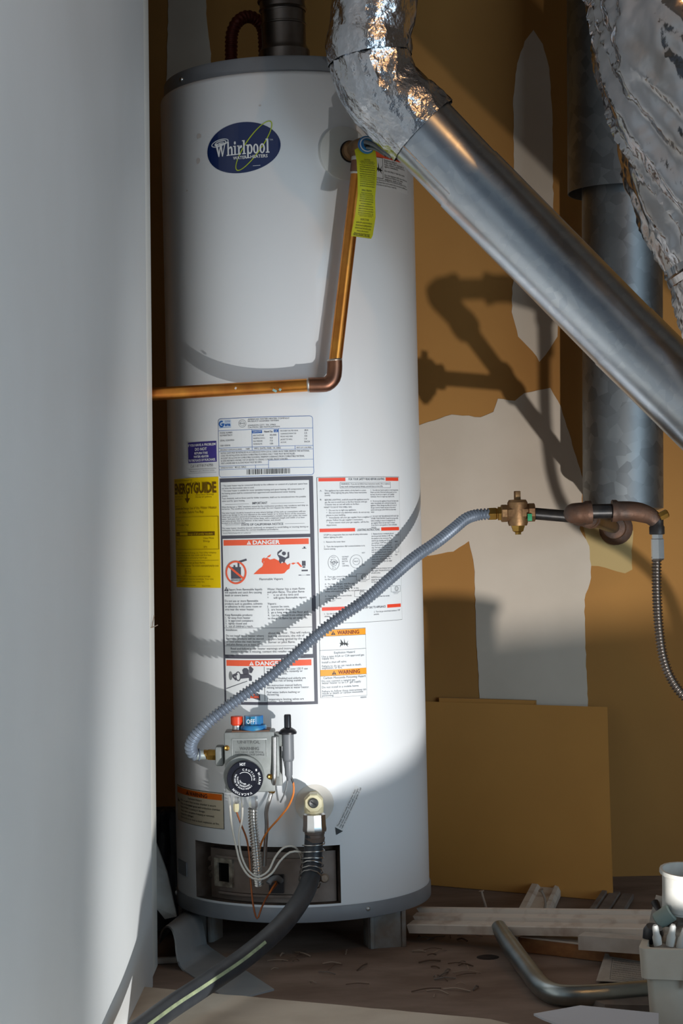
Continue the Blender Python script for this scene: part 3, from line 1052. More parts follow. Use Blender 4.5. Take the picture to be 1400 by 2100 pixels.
for i in range(26):
    a, rr = rb.uniform(0, 2 * PI), rb.uniform(.1, .8)
    q.disc(26 + 10 * rr * math.cos(a), 174 + 15 * rr * math.sin(a), .9, .7, IG, 3, 6)
q.lines(['GAS INLET', 'IGNITER', 'BUTTON', 'GAS', 'CONTROL'], 41, 164, 4.6, 2.6, IG, 12)
q.lines(['HOT', '', '', '', '', 'DIAL'], 78, 157, 5, 2.4, IG, 6)
q.lines(['3.  Remove the door covering the pilot and', '     turn the gas knob clockwise to OFF. Wait', '     five minutes to clear out any gas. Then', '     smell for gas, including near the floor. If', '     you smell gas, STOP! Follow "B" above.', '     If you do not smell gas, go to the next',
         '     step. Turn knob to PILOT position, then', '     push the red button all the way in and', '     hold while lighting the pilot. Continue', '     to hold the button down for about one', '     minute after the pilot is lit. Release the', '     button and it will pop back up. Pilot', '     should remain lit. If it goes out, repeat', '     steps 3 to 5.'], 98, 119, 4.7, 3.1, IG, 52)
q.lines(['CAUTION', '', '', 'NEVER', '', '', '', '', '', 'PUSH'], 153, 122, 4.6, 2.8, IG, 12)
q.frame(155, 140, 164, 157, .5, IG)
q.lines(['NOTE: If button does not pop up, stop at once and call a technician', 'or gas supplier. If the pilot will not stay lit, turn the knob to OFF', 'and call for service.', '', 'NOTICE: Do not use this heater with', 'any gas other than that shown on', 'the rating plate.'], 96, 190, 4.6, 3.1, IG, 70)
q.lines(['3.  Turn gas control knob clockwise', '     to the "OFF" position.', '', '4.  To clear any gas, wait five min', '     to clear out any gas. Then', '     smell for gas, STOP! Follow "B" in the', '     safety information. If you do not smell, go on.', '', '5.  Turn the gas control knob', '     counterclockwise', '     to "PILOT".'], 10, 204, 4.9, 3.1, IG, 72)
for x0, y0 in ((66, 198), (62, 232), (140, 226)):
    q.frame(x0, y0, x0 + 26, y0 + 13, .5, IG)
    q.ring(x0 + 15, y0 + 6.5, 5, 5, .8, INK, 2)
    q.ring(x0 + 15, y0 + 6.5, 2.5, 2.5, .5, IG, 2)
    q.rect(x0 + 4, y0 + 14.5, x0 + 22, y0 + 15, IG, 2).rect(x0 + 7, y0 + 16.5, x0 + 19, y0 + 17, IG, 2)
q.lines(['6.', '', '', '', '7.  Replace the outer door and dial.'], 96, 228, 4.9, 3.1, IG, 40)
q.rect(4, 264, 58, 271, RD, 2).rect(130, 264, 166, 271, RD, 2)
q.text('TO TURN OFF GAS TO APPLIANCE', 62, 270, 4.2, IG, w=64, bold=.01)
q.lines(['1.  Set the thermostat to its lowest', '     setting.'], 8, 279, 5, 3.1, IG, 50)
q.lines(['2.  Turn the gas control knob clockwise to "OFF"', '     position.'], 100, 279, 5, 3.1, IG, 64)
q.build('lettering', o)

# two orange warnings
OR = M['inkorange']


def burst(q, x, y, s, mt):
    P = [(-1, .9), (-.8, .2), (-1.1, .0), (-.7, -.1), (-.85, -.9), (-.4, -.3), (-.1, .1), (0, -1.0), (.15, -.1), (.4, .1), (.85, -.55), (.6, .1), (.95, .3), (.6, .4), (.8, .9), (.4, .5), (.15, .3), (0, .6), (-.2, .2), (-.45, .6), (-.55, .35)]
    q.poly([(x + a * s, y + b * s) for a, b in P], mt, 2)


o, q = label('warning_label', .0428, .1303, .5744, .4556, 95, 139, INK, 'white label with two orange warning bars')
q.rect(.6, .6, 94.4, 138.4, PW, 1)
for y in (1, 82):
    q.rect(.6, y, 94.4, y + 12.5, OR, 2)
    q.rect(0, y + 12.5, 95, y + 13, INK, 3)
    triangle(q, 27, y + 10.5, 8, INK, OR)
    q.text('WARNING', 35, y + 10, 7.4, mat('ink_dark_red', (.20, .02, .0), .5), 'L', 45, .02, 4)
burst(q, 49, 29, 9.5, INK)
q.rect(0, 42, 95, 42.6, INK, 2)
q.text('Explosion Hazard', 49, 50, 4.4, IG, 'C', 42)
q.lines(['Use a new AGA or CSA approved gas', 'supply line.', '', 'Install a shut-off valve.', '', 'Failure to do so can result in death,', 'explosion, or fire.'], 4, 57, 3.9, 4, IG, 86)
q.text('Carbon Monoxide Poisoning Hazard', 49, 101, 4.6, IG, 'C', 86)
q.lines(['Do not convert a natural gas', 'water heater to an L.P. gas supply.', '', 'Do not install in a mobile home.', '', 'Failure to follow these instructions can', 'result in death or carbon monoxide', 'poisoning.'], 3, 107, 4.2, 4.2, IG, 90)
q.text('000000', 80, 144, 3, IG, w=13)
q.build('lettering', o)

# cream warning label low on the left
o, q = label('warning_label', -.3030, -.1404, .2885, .2245, 130, 72, INK, 'cream warning label with an orange bar')
q.rect(1, 1, 129, 71, M['paper_old'], 1)
q.rect(4, 3, 127, 15, M['inkdeep'], 2)
triangle(q, 48, 13.5, 9, INK, M['inkdeep'])
q.text('WARNING', 55, 13.3, 7.6, INK, 'L', 44, .02, 4)
burst(q, 12, 30, 6, INK)
q.text('Explosion Hazard', 68, 22, 4, INK, 'C', 36)
q.lines(['Make sure seal of door to inner chamber is secure.', 'Make sure the blower gasket and combustion chamber', 'Replace if there is cracking or damage.', 'Always replace any gasket if missing or removed.', 'Replace if it is damaged.', 'Failure to do so can result in death, explosion, or fire.'], 22, 29, 7.0, 4.0, INK, 102)
q.build('lettering', o)

# label high on the right side, half behind the tag and duct
o, q = label('warning_label', .1560, .2830, 1.4215, 1.3560, 130, 66, M['paper'], 'pale warning label with a red and yellow top corner')
q.rect(0, 0, 130, 12, M['inkred'], 1).rect(95, 0, 130, 12, OR, 2)
q.text('WARNING', 44, 10, 8, INK, 'L', 46, .02, 4)
q.frame(0, 12, 40, 50, .8, INK)
burst(q, 28, 32, 11, INK)
q.lines(['Explosion Hazard', 'If the relief valve discharges or', 'leaks, contact a qualified service', 'agency immediately.', '', 'Do not plug or cap valve outlet.', '', 'Do not operate with valve removed.', 'Failure to follow may cause', 'explosion, death or injury.'], 44, 17, 3.8, 3.2, INK, 82)
q.lines(['See installation instructions for details of the temperature and pressure relief valve', 'before servicing. Relief valve must be tested at least once a year by a qualified person', 'and replaced if it does not open freely or reseat fully.'], 4, 54, 4.4, 2.8, INK, 122)
q.build('lettering', o)

# drain-direction arrow
p0, p1 = Vector((.1093, .2952)), Vector((.0661, .2176))
dd = (p0 - p1)
rl = math.atan2(dd.y, dd.x)


def farrow(x, y, layer):
    c, s_ = math.cos(rl), math.sin(rl)
    X, Y = x / 1000, -y / 1000
    return cyl(p1.x + X * c - Y * s_, p1.y + X * s_ + Y * c, .0004 + .00028 * layer)


q = Print(farrow, 6)
q.rect(4, -8, 90, 8, mat('decal_film', (.80, .805, .80), .4), 0)
ao = q.build('arrow_decal', heater)
q = Print(farrow, 6)
q.poly([(-2, 0), (9, -8), (9, 8)], INK, 2)
q.lines(['Thermal switch inside of this inner door', 'may shut off heater. If pilot will not relight', 'refer to Consumer Information guide or call'], 12, -3.5, 4.2, 3.0, INK, 78)
q.build('lettering', ao)

mb = curved_plate(-.2985, -.2515, .128, .153, .0005, .0025, M['lid'], 4)
mb.build('rating_stud', heater)
mb = MB()
mb.lathe([(.034, .0006), (.030, .0009), (.0, .0011)], cyl(.028, .272, -.0005), (math.sin(.028 / R), -math.cos(.028 / R), 0), M['rust'], 24)
mb.build('stain', heater, smooth=0)
# scuffs on the paint
for u, z, a, b in ((-.165, 1.452, .008, .006), (-.168, 1.408, .006, .008), (-.20, 1.36, .0025, .002), (-.04, 1.492, .003, .002)):
    pr = Print(lambda x, y, l: cyl(x, y, .0004))
    pr.poly([(u + a * math.cos(t * .7) * (.6 + .4 * random.random()), z + b * math.sin(t * .7) * (.6 + .4 * random.random())) for t in range(9)], mat('scuff', (.62, .57, .54), .6), 0)
    pr.build('scuff', heater)

# ------- gas control on the front of the heater
YC = 3.135
k = pxm(YC)
rm = Matrix.Identity(3)
mb = MB()
c = at(512, 1563, YC) + Vector((0, .0275, 0))
mb.box(c, (103 * k, .055, 124 * k), M['ctl'], rm, .003)
mb.box(at(570, 1563, YC + .03) + Vector((0, .01, 0)), (16 * k, .03, 96 * k), M['ctl'], rm, .002)
mb.box(at(566, 1550, YC + .012), (14 * k, .03, 84 * k), M['ctl'], rm, .002)
mb.box(at(515, 1530, YC + .07), (.06, .06, .05), M['ctl'], rm, .003)
mb.box(at(451, 1549, YC + .028), (17 * k, .034, 40 * k), M['ctl'], rm, .003)
ctl = mb.build('gas_control', heater, smooth=30)
tag(ctl, 'grey cast gas control valve')
# raised plate and cast lettering
mb = MB()
for x0, y0, x1, y1 in ((475, 1515, 547, 1517), (475, 1515, 477, 1551), (545, 1515, 547, 1551)):
    a, b = at(x0, y0, YC), at(x1, y1, YC)
    mb.box((a + b) / 2, (abs(b.x - a.x), .002, abs(a.z - b.z)), M['ctl_emb'], rm, .0004)
mb.build('raised_frame', ctl, smooth=30)
q = Print(lambda x, y, l: at(x, y, YC - .0009))
e_ = M['ctl_emb']
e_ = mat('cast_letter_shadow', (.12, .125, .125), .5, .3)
q.text('UNITROL', 510, 1525, 6, e_, 'C', 46)
q.text('WARNING', 511, 1538.5, 6.5, e_, 'C', 40, .01)
q.text('DO NOT USE TOOL', 512, 1544.5, 3.4, e_, 'C', 58)
q.text('FORCING MAY CAUSE DAMAGE', 512, 1549.5, 3.4, e_, 'C', 60)
q.build('cast_lettering', ctl)
for px, py in ((465, 1534), (554, 1593)):
    mb = MB()
    mb.lathe([(.0046, 0), (.0046, .0025), (.003, .0035), (0, .0025)], at(px, py, YC), (0, -1, 0), M['brass'], 12)
    mb.build('screw', ctl)
mb = MB()
cap_ = at(515, 1497, YC + .028)
mb.box(cap_, (78 * k, .05, .003), mat('old_gasket', (.19, .10, .06), .7), rm, .0008)
mb.build('top_gasket', ctl, smooth=30)
mb = MB()                                     # red push button
bp = at(486, 1498, YC + .026)
mb.lathe([(.0075, 0), (.0075, .009)], bp, (0, 0, 1), M['alu'], 16)
mb.lathe([(.0085, .009), (.0105, .011), (.0105, .0235), (.0095, .0245), (0, .0245)], bp, (0, 0, 1), M['red'], 20)
mb.build('pilot_button', ctl, smooth=35)
mb = MB()                                     # blue gas knob with grip ribs
bp = at(520, 1497, YC + .024)
mb.lathe([(.021, 0), (.0225, .002), (.0225, .006), (.0205, .009)], bp, (0, 0, 1), M['blue'], 28)
pr = []
for i in range(28):
    a = 2 * PI * i / 28
    r_ = .0165 if i % 4 < 2 else .0140
    pr.append(bp + Vector((r_ * math.cos(a), r_ * math.sin(a), .008)))
mb.prism(pr, (0, 0, .0165), M['blue'])
gk = mb.build('gas_knob', ctl, smooth=35)
q = Print(lambda x, y, l: bp + Vector((x, -.0172, y)))
q2 = Print(lambda x, y, l: bp + Vector((x, -.0172, -y)))
q2.text('OFF', -.004, -.0125, .0075, M['palewhite'], 'C', .014)
q2.build('knob_lettering', gk)

# temperature dial
mb = MB()
dc = at(503, 1594, YC)
mb.lathe([(.0345, .0), (.0345, .008), (.0335, .009), (0, .009)], at(500, 1590, YC), (0, -1, 0), M['ctl'], 40)
mb.build('dial_bezel', ctl, smooth=30)
mb = MB()
mb.lathe([(.0275, .009), (.0305, .010), (.0305, .020), (.0295, .0215), (.0205, .0215), (.0200, .0245), (.0190, .0255), (0, .0255)], dc, (0, -1, 0), M['navy'], 48)
dial = mb.build('temperature_dial', ctl, smooth=30)
tag(dial, 'black temperature dial with white lettering')
q = Print(lambda x, y, l: dc + Vector((x * .001, -.0219 if l < 5 else -.0259, -y * .001)))
w_ = M['palewhite']
q.text('HOT', -3, -22.5, 4.6, w_, 'C', 9.5, .02)
q.arc('WARM', 0, 0, 23.5, 88, 3.8, w_, bold=.015)
q.arc('VACATION', 0, 0, 24.2, 192, 3.8, w_, bold=.015)
q.rect(18.5, -16.5, 21, -13, w_, 1)
q.arc('CAUTION', 0, 0, 14.8, 42, 3.2, w_, bold=.02, layer=6, track=2)
q.ring(0, 0, 12.6, 12.6, .8, w_, 6, 0, -PI * .72, .2)
q.arc('THE RISK OF SCALD INJURY', 0, 0, 17.4, 218, 2.4, w_, flip=True, bold=.02, layer=6)
q.arc('WATER INCREASES', 0, 0, 13.2, 215, 2.4, w_, flip=True, bold=.02, layer=6)
q.arc('HOTTER', 0, 0, 9.2, 210, 2.4, w_, flip=True, bold=.02, layer=6)
q.build('dial_lettering', dial)

# brass flare nut at the inlet
mb = MB()
ax = (at(421, 1547, YC + .028) - at(445, 1548, YC + .028)).normalized()
mb.lathe([(.0085, -.001), (.0098, .001), (.0098, .013), (.0085, .0155), (.0075, .019)], at(443, 1548, YC + .028), ax, M['brass'], 6)
mb.lathe([(.0082, .0155), (.0082, .021)], at(443, 1548, YC + .028), ax, M['brass'], 16)
mb.build('inlet_nut', ctl, smooth=25)
# outlet fittings under the control
mb = MB()
for px, py, r_, h, mt in ((484, 1634, .0052, .012, M['alu']), (484, 1648, .0048, .014, M['cream']), (470, 1630, .0022, .022, M['alu']), (497, 1634, .0022, .018, M['alu']), (519, 1632, .0075, .022, M['galv']), (557, 1616, .0058, .009, M['brass'])):
    mb = MB()
    mb.lathe([(r_, 0), (r_ * 1.1, h * .2), (r_ * 1.1, h * .7), (r_ * .8, h)], at(px, py, YC + .022), (0, 0, -1), mt, 8)
    mb.build('outlet_fitting', ctl, smooth=25)

# push igniter clipped to the bracket
mb = MB()
ic = at(590, 1500, YC + .012)
mb.lathe([(.0060, .0), (.0060, .024), (.0050, .026), (0, .026)], ic + Vector((0, 0, .003)), (0, 0, 1), M['black'], 20)
mb.lathe([(.0150, -.004), (.0155, -.001), (.0125, .003), (.0060, .007)], ic, (0, 0, 1), M['black'], 24)
ig = mb.build('igniter', heater, smooth=35)
mb = MB()
mb.lathe([(.0100, .004), (.0100, .046), (.0085, .050), (.0072, .051), (.0066, .074), (.0045, .078), (.0030, .084)], ic, (0, 0, -1), M['igngrey'], 20)
mb.build('igniter_barrel', ig, smooth=35)
mb = MB()
mb.box(at(574, 1515, YC + .02), (.016, .020, .024), M['ctl'], None, .002)
mb.build('igniter_bracket', heater, smooth=30)


def wire(name, pix, r, mt, parent=heater, seg=8, step=.006):
    mb = MB()
    mb.tube(spline([at(*p) for p in pix], step), r, mt, seg)
    return mb.build(name, parent, smooth=60)


wire('wire', [(590, 1575, YC + .012), (596, 1590, YC + .012), (601, 1606, YC + .014)], .0017, M['black'])
wire('wire', [(601, 1604, YC + .014), (602, 1625, YC + .014), (592, 1652, YC + .02), (572, 1678, YC + .03), (550, 1703, YC + .04), (536, 1728, YC + .05), (528, 1760, YC + .066)], .0017, M['orange_wire'])
wire('wire', [(577, 1540, YC + .045), (585, 1575, YC + .045), (589, 1600, YC + .045), (584, 1625, YC + .055), (575, 1645, YC + .075)], .0014, M['grey_wire'])
wire('pilot_tube', [(563, 1512, YC - .002), (563, 1560, YC - .003), (562, 1600, YC - .003), (557, 1622, YC + .02), (552, 1640, YC + .02), (546, 1665, YC + .03), (547, 1695, YC + .04), (544, 1735, YC + .06), (542, 1775, YC + .075)], .0036, M['alu'], seg=12)
wire('thermocouple', [(484, 1662, YC + .022), (494, 1690, YC + .022), (506, 1722, YC + .03), (511, 1760, YC + .03), (514, 1810, YC + .02), (519, 1856, YC), (527, 1884, YC - .006), (536, 1862, YC), (548, 1838, YC + .03), (562, 1820, YC + .06), (568, 1812, YC + .08)], .0016, M['brown_wire'])
wire('wire', [(552, 1832, YC + .03), (560, 1818, YC + .055), (566, 1808, YC + .068), (556, 1808, YC + .072)], .0015, M['orange_wire'])
wire('wire', [(497, 1656, YC + .022), (496, 1680, YC + .02), (490, 1715, YC + .015), (494, 1752, YC + .012), (508, 1784, YC + .01), (528, 1798, YC + .01), (550, 1786, YC + .014), (564, 1758, YC + .02), (582, 1738, YC + .03), (604, 1737, YC + .04), (616, 1755, YC + .05), (622, 1780, YC + .07)], .0019, M['white_wire'])
wire('wire', [(471, 1650, YC + .022), (475, 1690, YC + .02), (484, 1735, YC + .012), (493, 1770, YC + .008), (510, 1796, YC + .004), (532, 1804, YC + .004), (556, 1792, YC + .008), (574, 1766, YC + .018), (594, 1748, YC + .025), (614, 1747, YC + .03), (630, 1755, YC + .04)], .0019, M['white_wire'])
wire('pilot_lead', [(550, 1812, YC + .05), (556, 1804, YC + .055), (568, 1800, YC + .07), (576, 1806, YC + .085)], .005, M['grey_wire'], seg=12)
mb = MB()
corrugated(mb, [at(518, 1655, YC + .022), at(519, 1690, YC + .024), at(524, 1740, YC + .03), at(527, 1780, YC + .04), at(530, 1814, YC + .055)], .0072, .0052, .0030, M['steel'], 16)
mb.build('burner_supply_flex', heater, smooth=60)

# drain valve
mb = MB()
dv = at(643, 1645, 3.16)
mb.lathe([(.012, .06), (.013, .02), (.0165, .015), (.0175, .0), (.0175, -.012), (.0150, -.016), (.008, -.017)], dv, (0, 1, 0), M['cream'], 8)
mb.lathe([(.0155, 0), (.0170, -.008), (.0165, -.024)], dv + Vector((0, .004, .002)), (0, 0, 1), M['cream'], 20)
drain = mb.build('drain_valve', heater, smooth=30)
mb = MB()
mb.lathe([(.0085, .0), (.0085, .0035), (.0070, .0045), (0, .0035)], dv + Vector((0, -.0165, .001)), (0, -1, 0), mat('dark_screw', (.10, .10, .10), .4, .7), 16)
mb.box(dv + Vector((0, -.0212, .001)), (.011, .001, .0022), M['black'], Matrix.Rotation(.6, 3, 'Y'))
mb.build('stem_screw', drain, smooth=30)

# relief-valve cover disc, valve and lever
u_, z_ = .108, 1.409
a_ = u_ / R
rad = Vector((math.sin(a_), -math.cos(a_), 0))
mb = MB()
mb.lathe([(.0475, -.006), (.0475, .0035), (.0455, .0045), (0, .0045)], cyl(u_, z_), rad, mat('cover_white', (.72, .73, .70), .55), 48)
mb.build('cover_disc', heater, smooth=30)
mb = MB()
tv = cyl(.118, 1.412)
mb.lathe([(.0195, .004), (.0195, .007)], tv, rad, M['black'], 24)
tp = mb.build('relief_valve', heater, smooth=30)
mb = MB()
mb.lathe([(.0175, .004), (.0175, .016), (.0135, .020), (.0155, .028), (.0155, .052), (.012, .060), (.009, .064)], tv, rad, M['bronze'], 20)
mb.lathe([(.014, -.006), (.0145, .012), (.0125, .020)], tv + rad * .040, (0, 0, -1), M['bronze'], 16)
mb.build('valve_body', tp, smooth=30)
mb = MB()
bd = at(752, 297, 3.145)
bn = Vector((.25, -1, .1)).normalized()
mb.lathe([(.0155, -.002), (.0155, .001), (.0145, .002), (0, .002)], bd, bn, M['blue'], 28)
bdo = mb.build('valve_badge', tp, smooth=30)
mb = MB()
mb.lathe([(.013, .0021), (.011, .0021)], bd, bn, M['silver'], 28, caps=False)
mb.lathe([(.006, .0021), (.004, .003), (0, .003)], bd, bn, M['black_iron'], 16)
mb.build('badge_ring', bdo, smooth=0)
mb = MB()
mb.tube(spline([at(748, 291, 3.138), at(766, 297, 3.128), at(790, 314, 3.12), at(802, 322, 3.12)], .006), [.0040] * 0 or .0038, M['galv_dull'], 8)
mb.tube(spline([at(752, 303, 3.14), at(770, 306, 3.13), at(790, 318, 3.12)], .006), .0028, M['galv_dull'], 8)
mb.build('valve_lever', tp, smooth=40)

# ------------------------------------------------------------------ copper discharge pipe
YP = 3.186
cop = empty('copper_pipe', at(690, 775, YP), 'copper discharge pipe running down from the relief valve and off left', 'pipe')
CR = .0113
ptop = tv + rad * .040 + Vector((0, 0, -.016))
pe = at(686, 752, YP)
mb = MB()
path = [ptop, ptop.lerp(pe, .3), ptop.lerp(pe, .7), pe]
mb.tube([ptop.lerp(pe, i / 30) for i in range(31)], CR, M['copper'], 20)
mb.build('riser', cop, smooth=50)
e1 = at(640, 789, YP)
left = at(315, 808, 3.212)
far = left + (left - e1).normalized() * .25
mb = MB()
mb.tube([e1.lerp(far, i / 40) for i in range(41)], CR, M['copper'], 20)
mb.build('runner', cop, smooth=50)
mb = MB()
ec = [at(686, 740, YP), at(686, 757, YP), at(683, 775, YP), at(671, 787, YP), at(656, 789, YP), at(634, 789.5, YP)]
mb.tube(spline(ec, .004), CR + .0018, M['copper_old'], 20)
mb.build('elbow', cop, smooth=50)
mb = MB()
for p, d, r_ in ((at(686, 739, YP), Vector((-.09, 0, 1)), CR + .0012), (at(633, 789.5, YP), (far - e1), CR + .0012)):
    mb = MB()
    mb.lathe([(r_, -.0022), (r_ + .0012, 0), (r_, .0022)], p, d, M['solder'], 20)
    mb.build('solder_joint', cop, smooth=50)
mb = MB()
dn = (pe - ptop).normalized()
mb.lathe([(CR + .0018, -.004), (CR + .0018, .026), (CR, .028)], ptop, dn, M['copper_old'], 20)
mb.lathe([(CR + .002, .0), (CR + .0028, .004), (CR + .002, .008)], ptop, dn, M['solder'], 20)
mb.lathe([(CR, .026), (CR + .0016, .029), (CR, .032)], ptop, dn, M['solder'], 20)
mb.build('coupling', cop, smooth=50)
mb = MB()
for px, py, w in ((563, 801, 9), (574, 799, 5), (483, 796, 4)):
    a = at(px, py, YP - CR + .0005)
    mb = MB()
    mb.box(a, (w * .00084, .002, 5 * .00084), M['patina'] if px > 500 else M['oldpaint'], Matrix.Rotation(.5, 3, 'Y'), .0006)
    mb.build('patina_spot', cop, smooth=30)

# ------------------------------------------------------------------ yellow paper tag
TL = [(726, 303), (731, 330), (733, 365), (733, 400), (728, 440), (719, 484)]
TR = [(769, 303), (773, 335), (772, 370), (769, 405), (770, 445), (763, 490)]
TY = [3.144, 3.136, 3.13, 3.128, 3.13, 3.122]


def tagpt(s, t, off=0):
    t = min(max(t, 0), 1) * (len(TL) - 1)
    i = min(int(t), len(TL) - 2)
    f = t - i
    f = f * f * (3 - 2 * f) * .5 + f * .5
    x0 = TL[i][0] + (TL[i + 1][0] - TL[i][0]) * f
    y0 = TL[i][1] + (TL[i + 1][1] - TL[i][1]) * f
    x1 = TR[i][0] + (TR[i + 1][0] - TR[i][0]) * f
    y1 = TR[i][1] + (TR[i + 1][1] - TR[i][1]) * f
    Y = TY[i] + (TY[i + 1] - TY[i]) * f + .006 * math.sin(PI * s)
    return at(x0 + (x1 - x0) * s, y0 + (y1 - y0) * s, Y - off)


mb = MB()
N = 24
mb.sheet([tagpt(0, i / N) for i in range(N + 1)], [tagpt(1, i / N) for i in range(N + 1)], .0006, M['tagyellow'], 1)
mb = MB()
vs, fs = [], []
for sd in (0, .0005):
    for i in range(N + 1):
        for j in range(7):
            s_ = j / 6
            if i == 0: s_ = .18 + .64 * s_
            if i == N: s_ = s_ * .93 + .02
            vs.append(tagpt(s_, i / N, sd))
o_ = (N + 1) * 7
for i in range(N):
    for j in range(6):
        q_ = [i * 7 + j, i * 7 + j + 1, i * 7 + j + 8, i * 7 + j + 7]
        fs += [q_, [o_ + v for v in q_][::-1]]
edge = [i * 7 for i in range(N + 1)] + [N * 7 + j for j in range(1, 7)] + [i * 7 + 6 for i in range(N - 1, -1, -1)] + [j for j in range(5, 0, -1)]
for a, b in zip(edge, edge[1:] + edge[:1]):
    fs.append([a, b, o_ + b, o_ + a])
mb.add(vs, fs, M['tagyellow'])
tg = mb.build('paper_tag', smooth=40)
tag(tg, 'long yellow paper tag hanging from the relief valve', 'tag')
q = Print(lambda x, y, l: tagpt(x / 40, y / 180, .0009))
words = ['CAUTION', 'THIS VALVE RELIEVES', 'TEMPERATURE AND PRESSURE', 'USE ONLY AS DIRECTED',
         'When testing valve manually, water may be hot and', 'cause burns. Before operating the lever make sure a', 'discharge line is connected to the valve directing',
         'the flow of hot water from the valve to a proper', 'place of disposal otherwise personal injury or water', 'damage may result. If no water flows, the valve is',
         'inoperative. Shut down the heater and call a plumber', 'at once. Installed valves must be inspected at least', 'once every three years by a plumbing contractor to',
         'ensure the product has not been affected by', 'corrosive water conditions and to ensure that', 'the valve and line have not been altered']
y = 30
for i, t in enumerate(words):
    q.text(t, 21, y, 2.6 if i else 3.4, INK, 'C', (12, 24, 30, 26)[i] if i < 4 else 31)
    y += 3.9
y += 4
q.text('ANNUAL OPERATION', 20, y, 3.2, INK, 'C', 22)
y += 4.5
for i in range(13):
    q.text(words[4 + (i * 5 + 2) % 12], 20.5, y, 2.6, INK, 'C', 30 if i % 6 else 24)
    y += 3.8
y += 3.5
q.text('INSPECTION', 20, y, 3.2, INK, 'C', 16)
y += 4.2
for i in range(8):
    q.text(words[4 + (i * 7 + 1) % 12], 20, y, 2.6, INK, 'C', 30 if i != 3 else 22)
    y += 3.8
q.text('DO NOT REMOVE THIS TAG', 19, 176, 3.2, INK, 'C', 30)
q.build('lettering', tg)

# ------------------------------------------------------------------ flexible gas connector
gf = empty('flexible_gas_hose', at(600, 1360, 3.13), 'grey corrugated gas hose sweeping across the front of the heater', 'gas hose')
mb = MB()
pth = [at(*p) for p in [(411, 1548, YC + .028), (398, 1547, YC + .024), (391, 1536, YC + .016), (394, 1520, YC + .008), (408, 1500, YC), (432, 1477, 3.13), (482, 1438, 3.13), (548, 1392, 3.132), (600, 1347, 3.138), (650, 1302, 3.146), (700, 1264, 3.158), (748, 1231, 3.175), (800, 1186, 3.205), (850, 1143, 3.245), (895, 1112, 3.275), (930, 1084, 3.31), (955, 1064, 3.33), (978, 1056, 3.345), (1003, 1054, 3.35)]]
corrugated(mb, pth, .0094, .0064, .0032, M['steel_flex'], 18)
mb.build('corrugated_tube', gf, smooth=60)
mb = MB()
mb.tube([at(402, 1548, YC + .026), at(422, 1548, YC + .028)], [.0088, .0078], mat('grey_sleeve', (.34, .38, .37), .45, .4), 18)
mb.build('end_sleeve', gf, smooth=30)
mb = MB()
kv = pxm(3.35)
g0, g1 = at(1000, 1054, 3.35), at(1030, 1053, 3.35)
mb.lathe([(.0085, 0), (.0125, .002), (.0125, .014), (.0110, .016), (.0110, .018), (.0140, .0185), (.0140, .0255)], g0, g1 - g0, M['brass'], 6)
mb.build('flare_nut', gf, smooth=25)

# ------------------------------------------------------------------ gas shut-off valve and black iron gas line
gv = empty('gas_shutoff_valve', at(1061, 1053, 3.35), 'bronze gas shut-off valve at the end of the grey gas hose', 'valve')
vx = (g1 - g0).normalized()
mb = MB()
mb.lathe([(.0150, 0), (.0170, .0015), (.0170, .010), (.0150, .012), (.0175, .020), (.0195, .030), (.0175, .040), (.0150, .048), (.0180, .050), (.0180, .060), (.0150, .0615)], at(1027, 1053, 3.35), vx, M['bronze'], 8)
c = at(1061, 1051, 3.35)
mb.lathe([(.0165, -.024), (.0185, -.018), (.0185, .018), (.0155, .023), (.0085, .0235)], c, (0, 0, 1), M['bronze'], 16)
mb.build('valve_body', gv, smooth=25)
mb = MB()
mb.box(c + Vector((0, 0, .030)), (.010, .010, .018), M['bronze'], Matrix.Rotation(.3, 3, 'Z'), .0012)
mb.build('stem', gv, smooth=25)
mb = MB()
mb.lathe([(.0135, -.022), (.0135, -.026), (.0120, -.029), (.0105, -.034), (.0060, -.036), (.0060, -.040)], c, (0, 0, 1), M['brass'], 6)
mb.build('lower_nut', gv, smooth=25)
mb = MB()
mb.box(at(1086, 1061, 3.331), (.008, .002, .013), mat('green_sealant', (.02, .30, .13), .6), None, .0005)
mb.build('sealant_dab', gv, smooth=25)

gl = empty('gas_pipe', at(1200, 1052, 3.35), 'rusty black iron gas line coming out of the wall towards the valve', 'pipe')
YG = 3.125
w0, w1 = at(1262, 1083, WALLY), at(1184, 1054, YG + .03)
tee_ = w0.lerp(w1, (WALLY - 3.35) / (WALLY - YG - .03))
mb = MB()
mb.tube([at(1092, 1053, 3.35), tee_], .0108, M['black_iron'], 18)
mb.build('nipple', gl, smooth=40)
mb = MB()
mb.tube([w0, w1], .0125, M['black_iron'], 18)
mb.build('wall_stub', gl, smooth=40)
mb = MB()
ds = (w1 - w0).normalized()
mb.lathe([(.0165, -.032), (.0185, -.030), (.0185, -.020), (.0165, -.018), (.0165, .018), (.0185, .020), (.0185, .030), (.0165, .032)], tee_, ds, M['iron'], 20)
mb.build('tee', gl, smooth=40)
mb = MB()
mb.lathe([(.019, 0), (.036, .001), (.036, .006), (.030, .012), (.0235, .016), (.0235, .05), (.019, .052)], w0 - Vector((0, .002, 0)), ds, M['iron'], 24)
mb.build('wall_flange', gl, smooth=40)
mb = MB()
p_ = spline([w0.lerp(w1, .93), w0.lerp(w1, .97), at(1176, 1053, YG + .012), at(1182, 1052, YG + .002), at(1196, 1051, YG), at(1212, 1050, YG)], .004)
mb.tube(p_, [.0195 if i / len(p_) < .18 or i / len(p_) > .84 else .0172 for i in range(len(p_))], M['iron'], 20)
mb.build('front_elbow', gl, smooth=40)
mb = MB()
mb.tube([at(1208, 1049, YG), at(1262, 1048, YG)], .0125, M['black_iron'], 18)
mb.build('nipple', gl, smooth=40)
mb = MB()
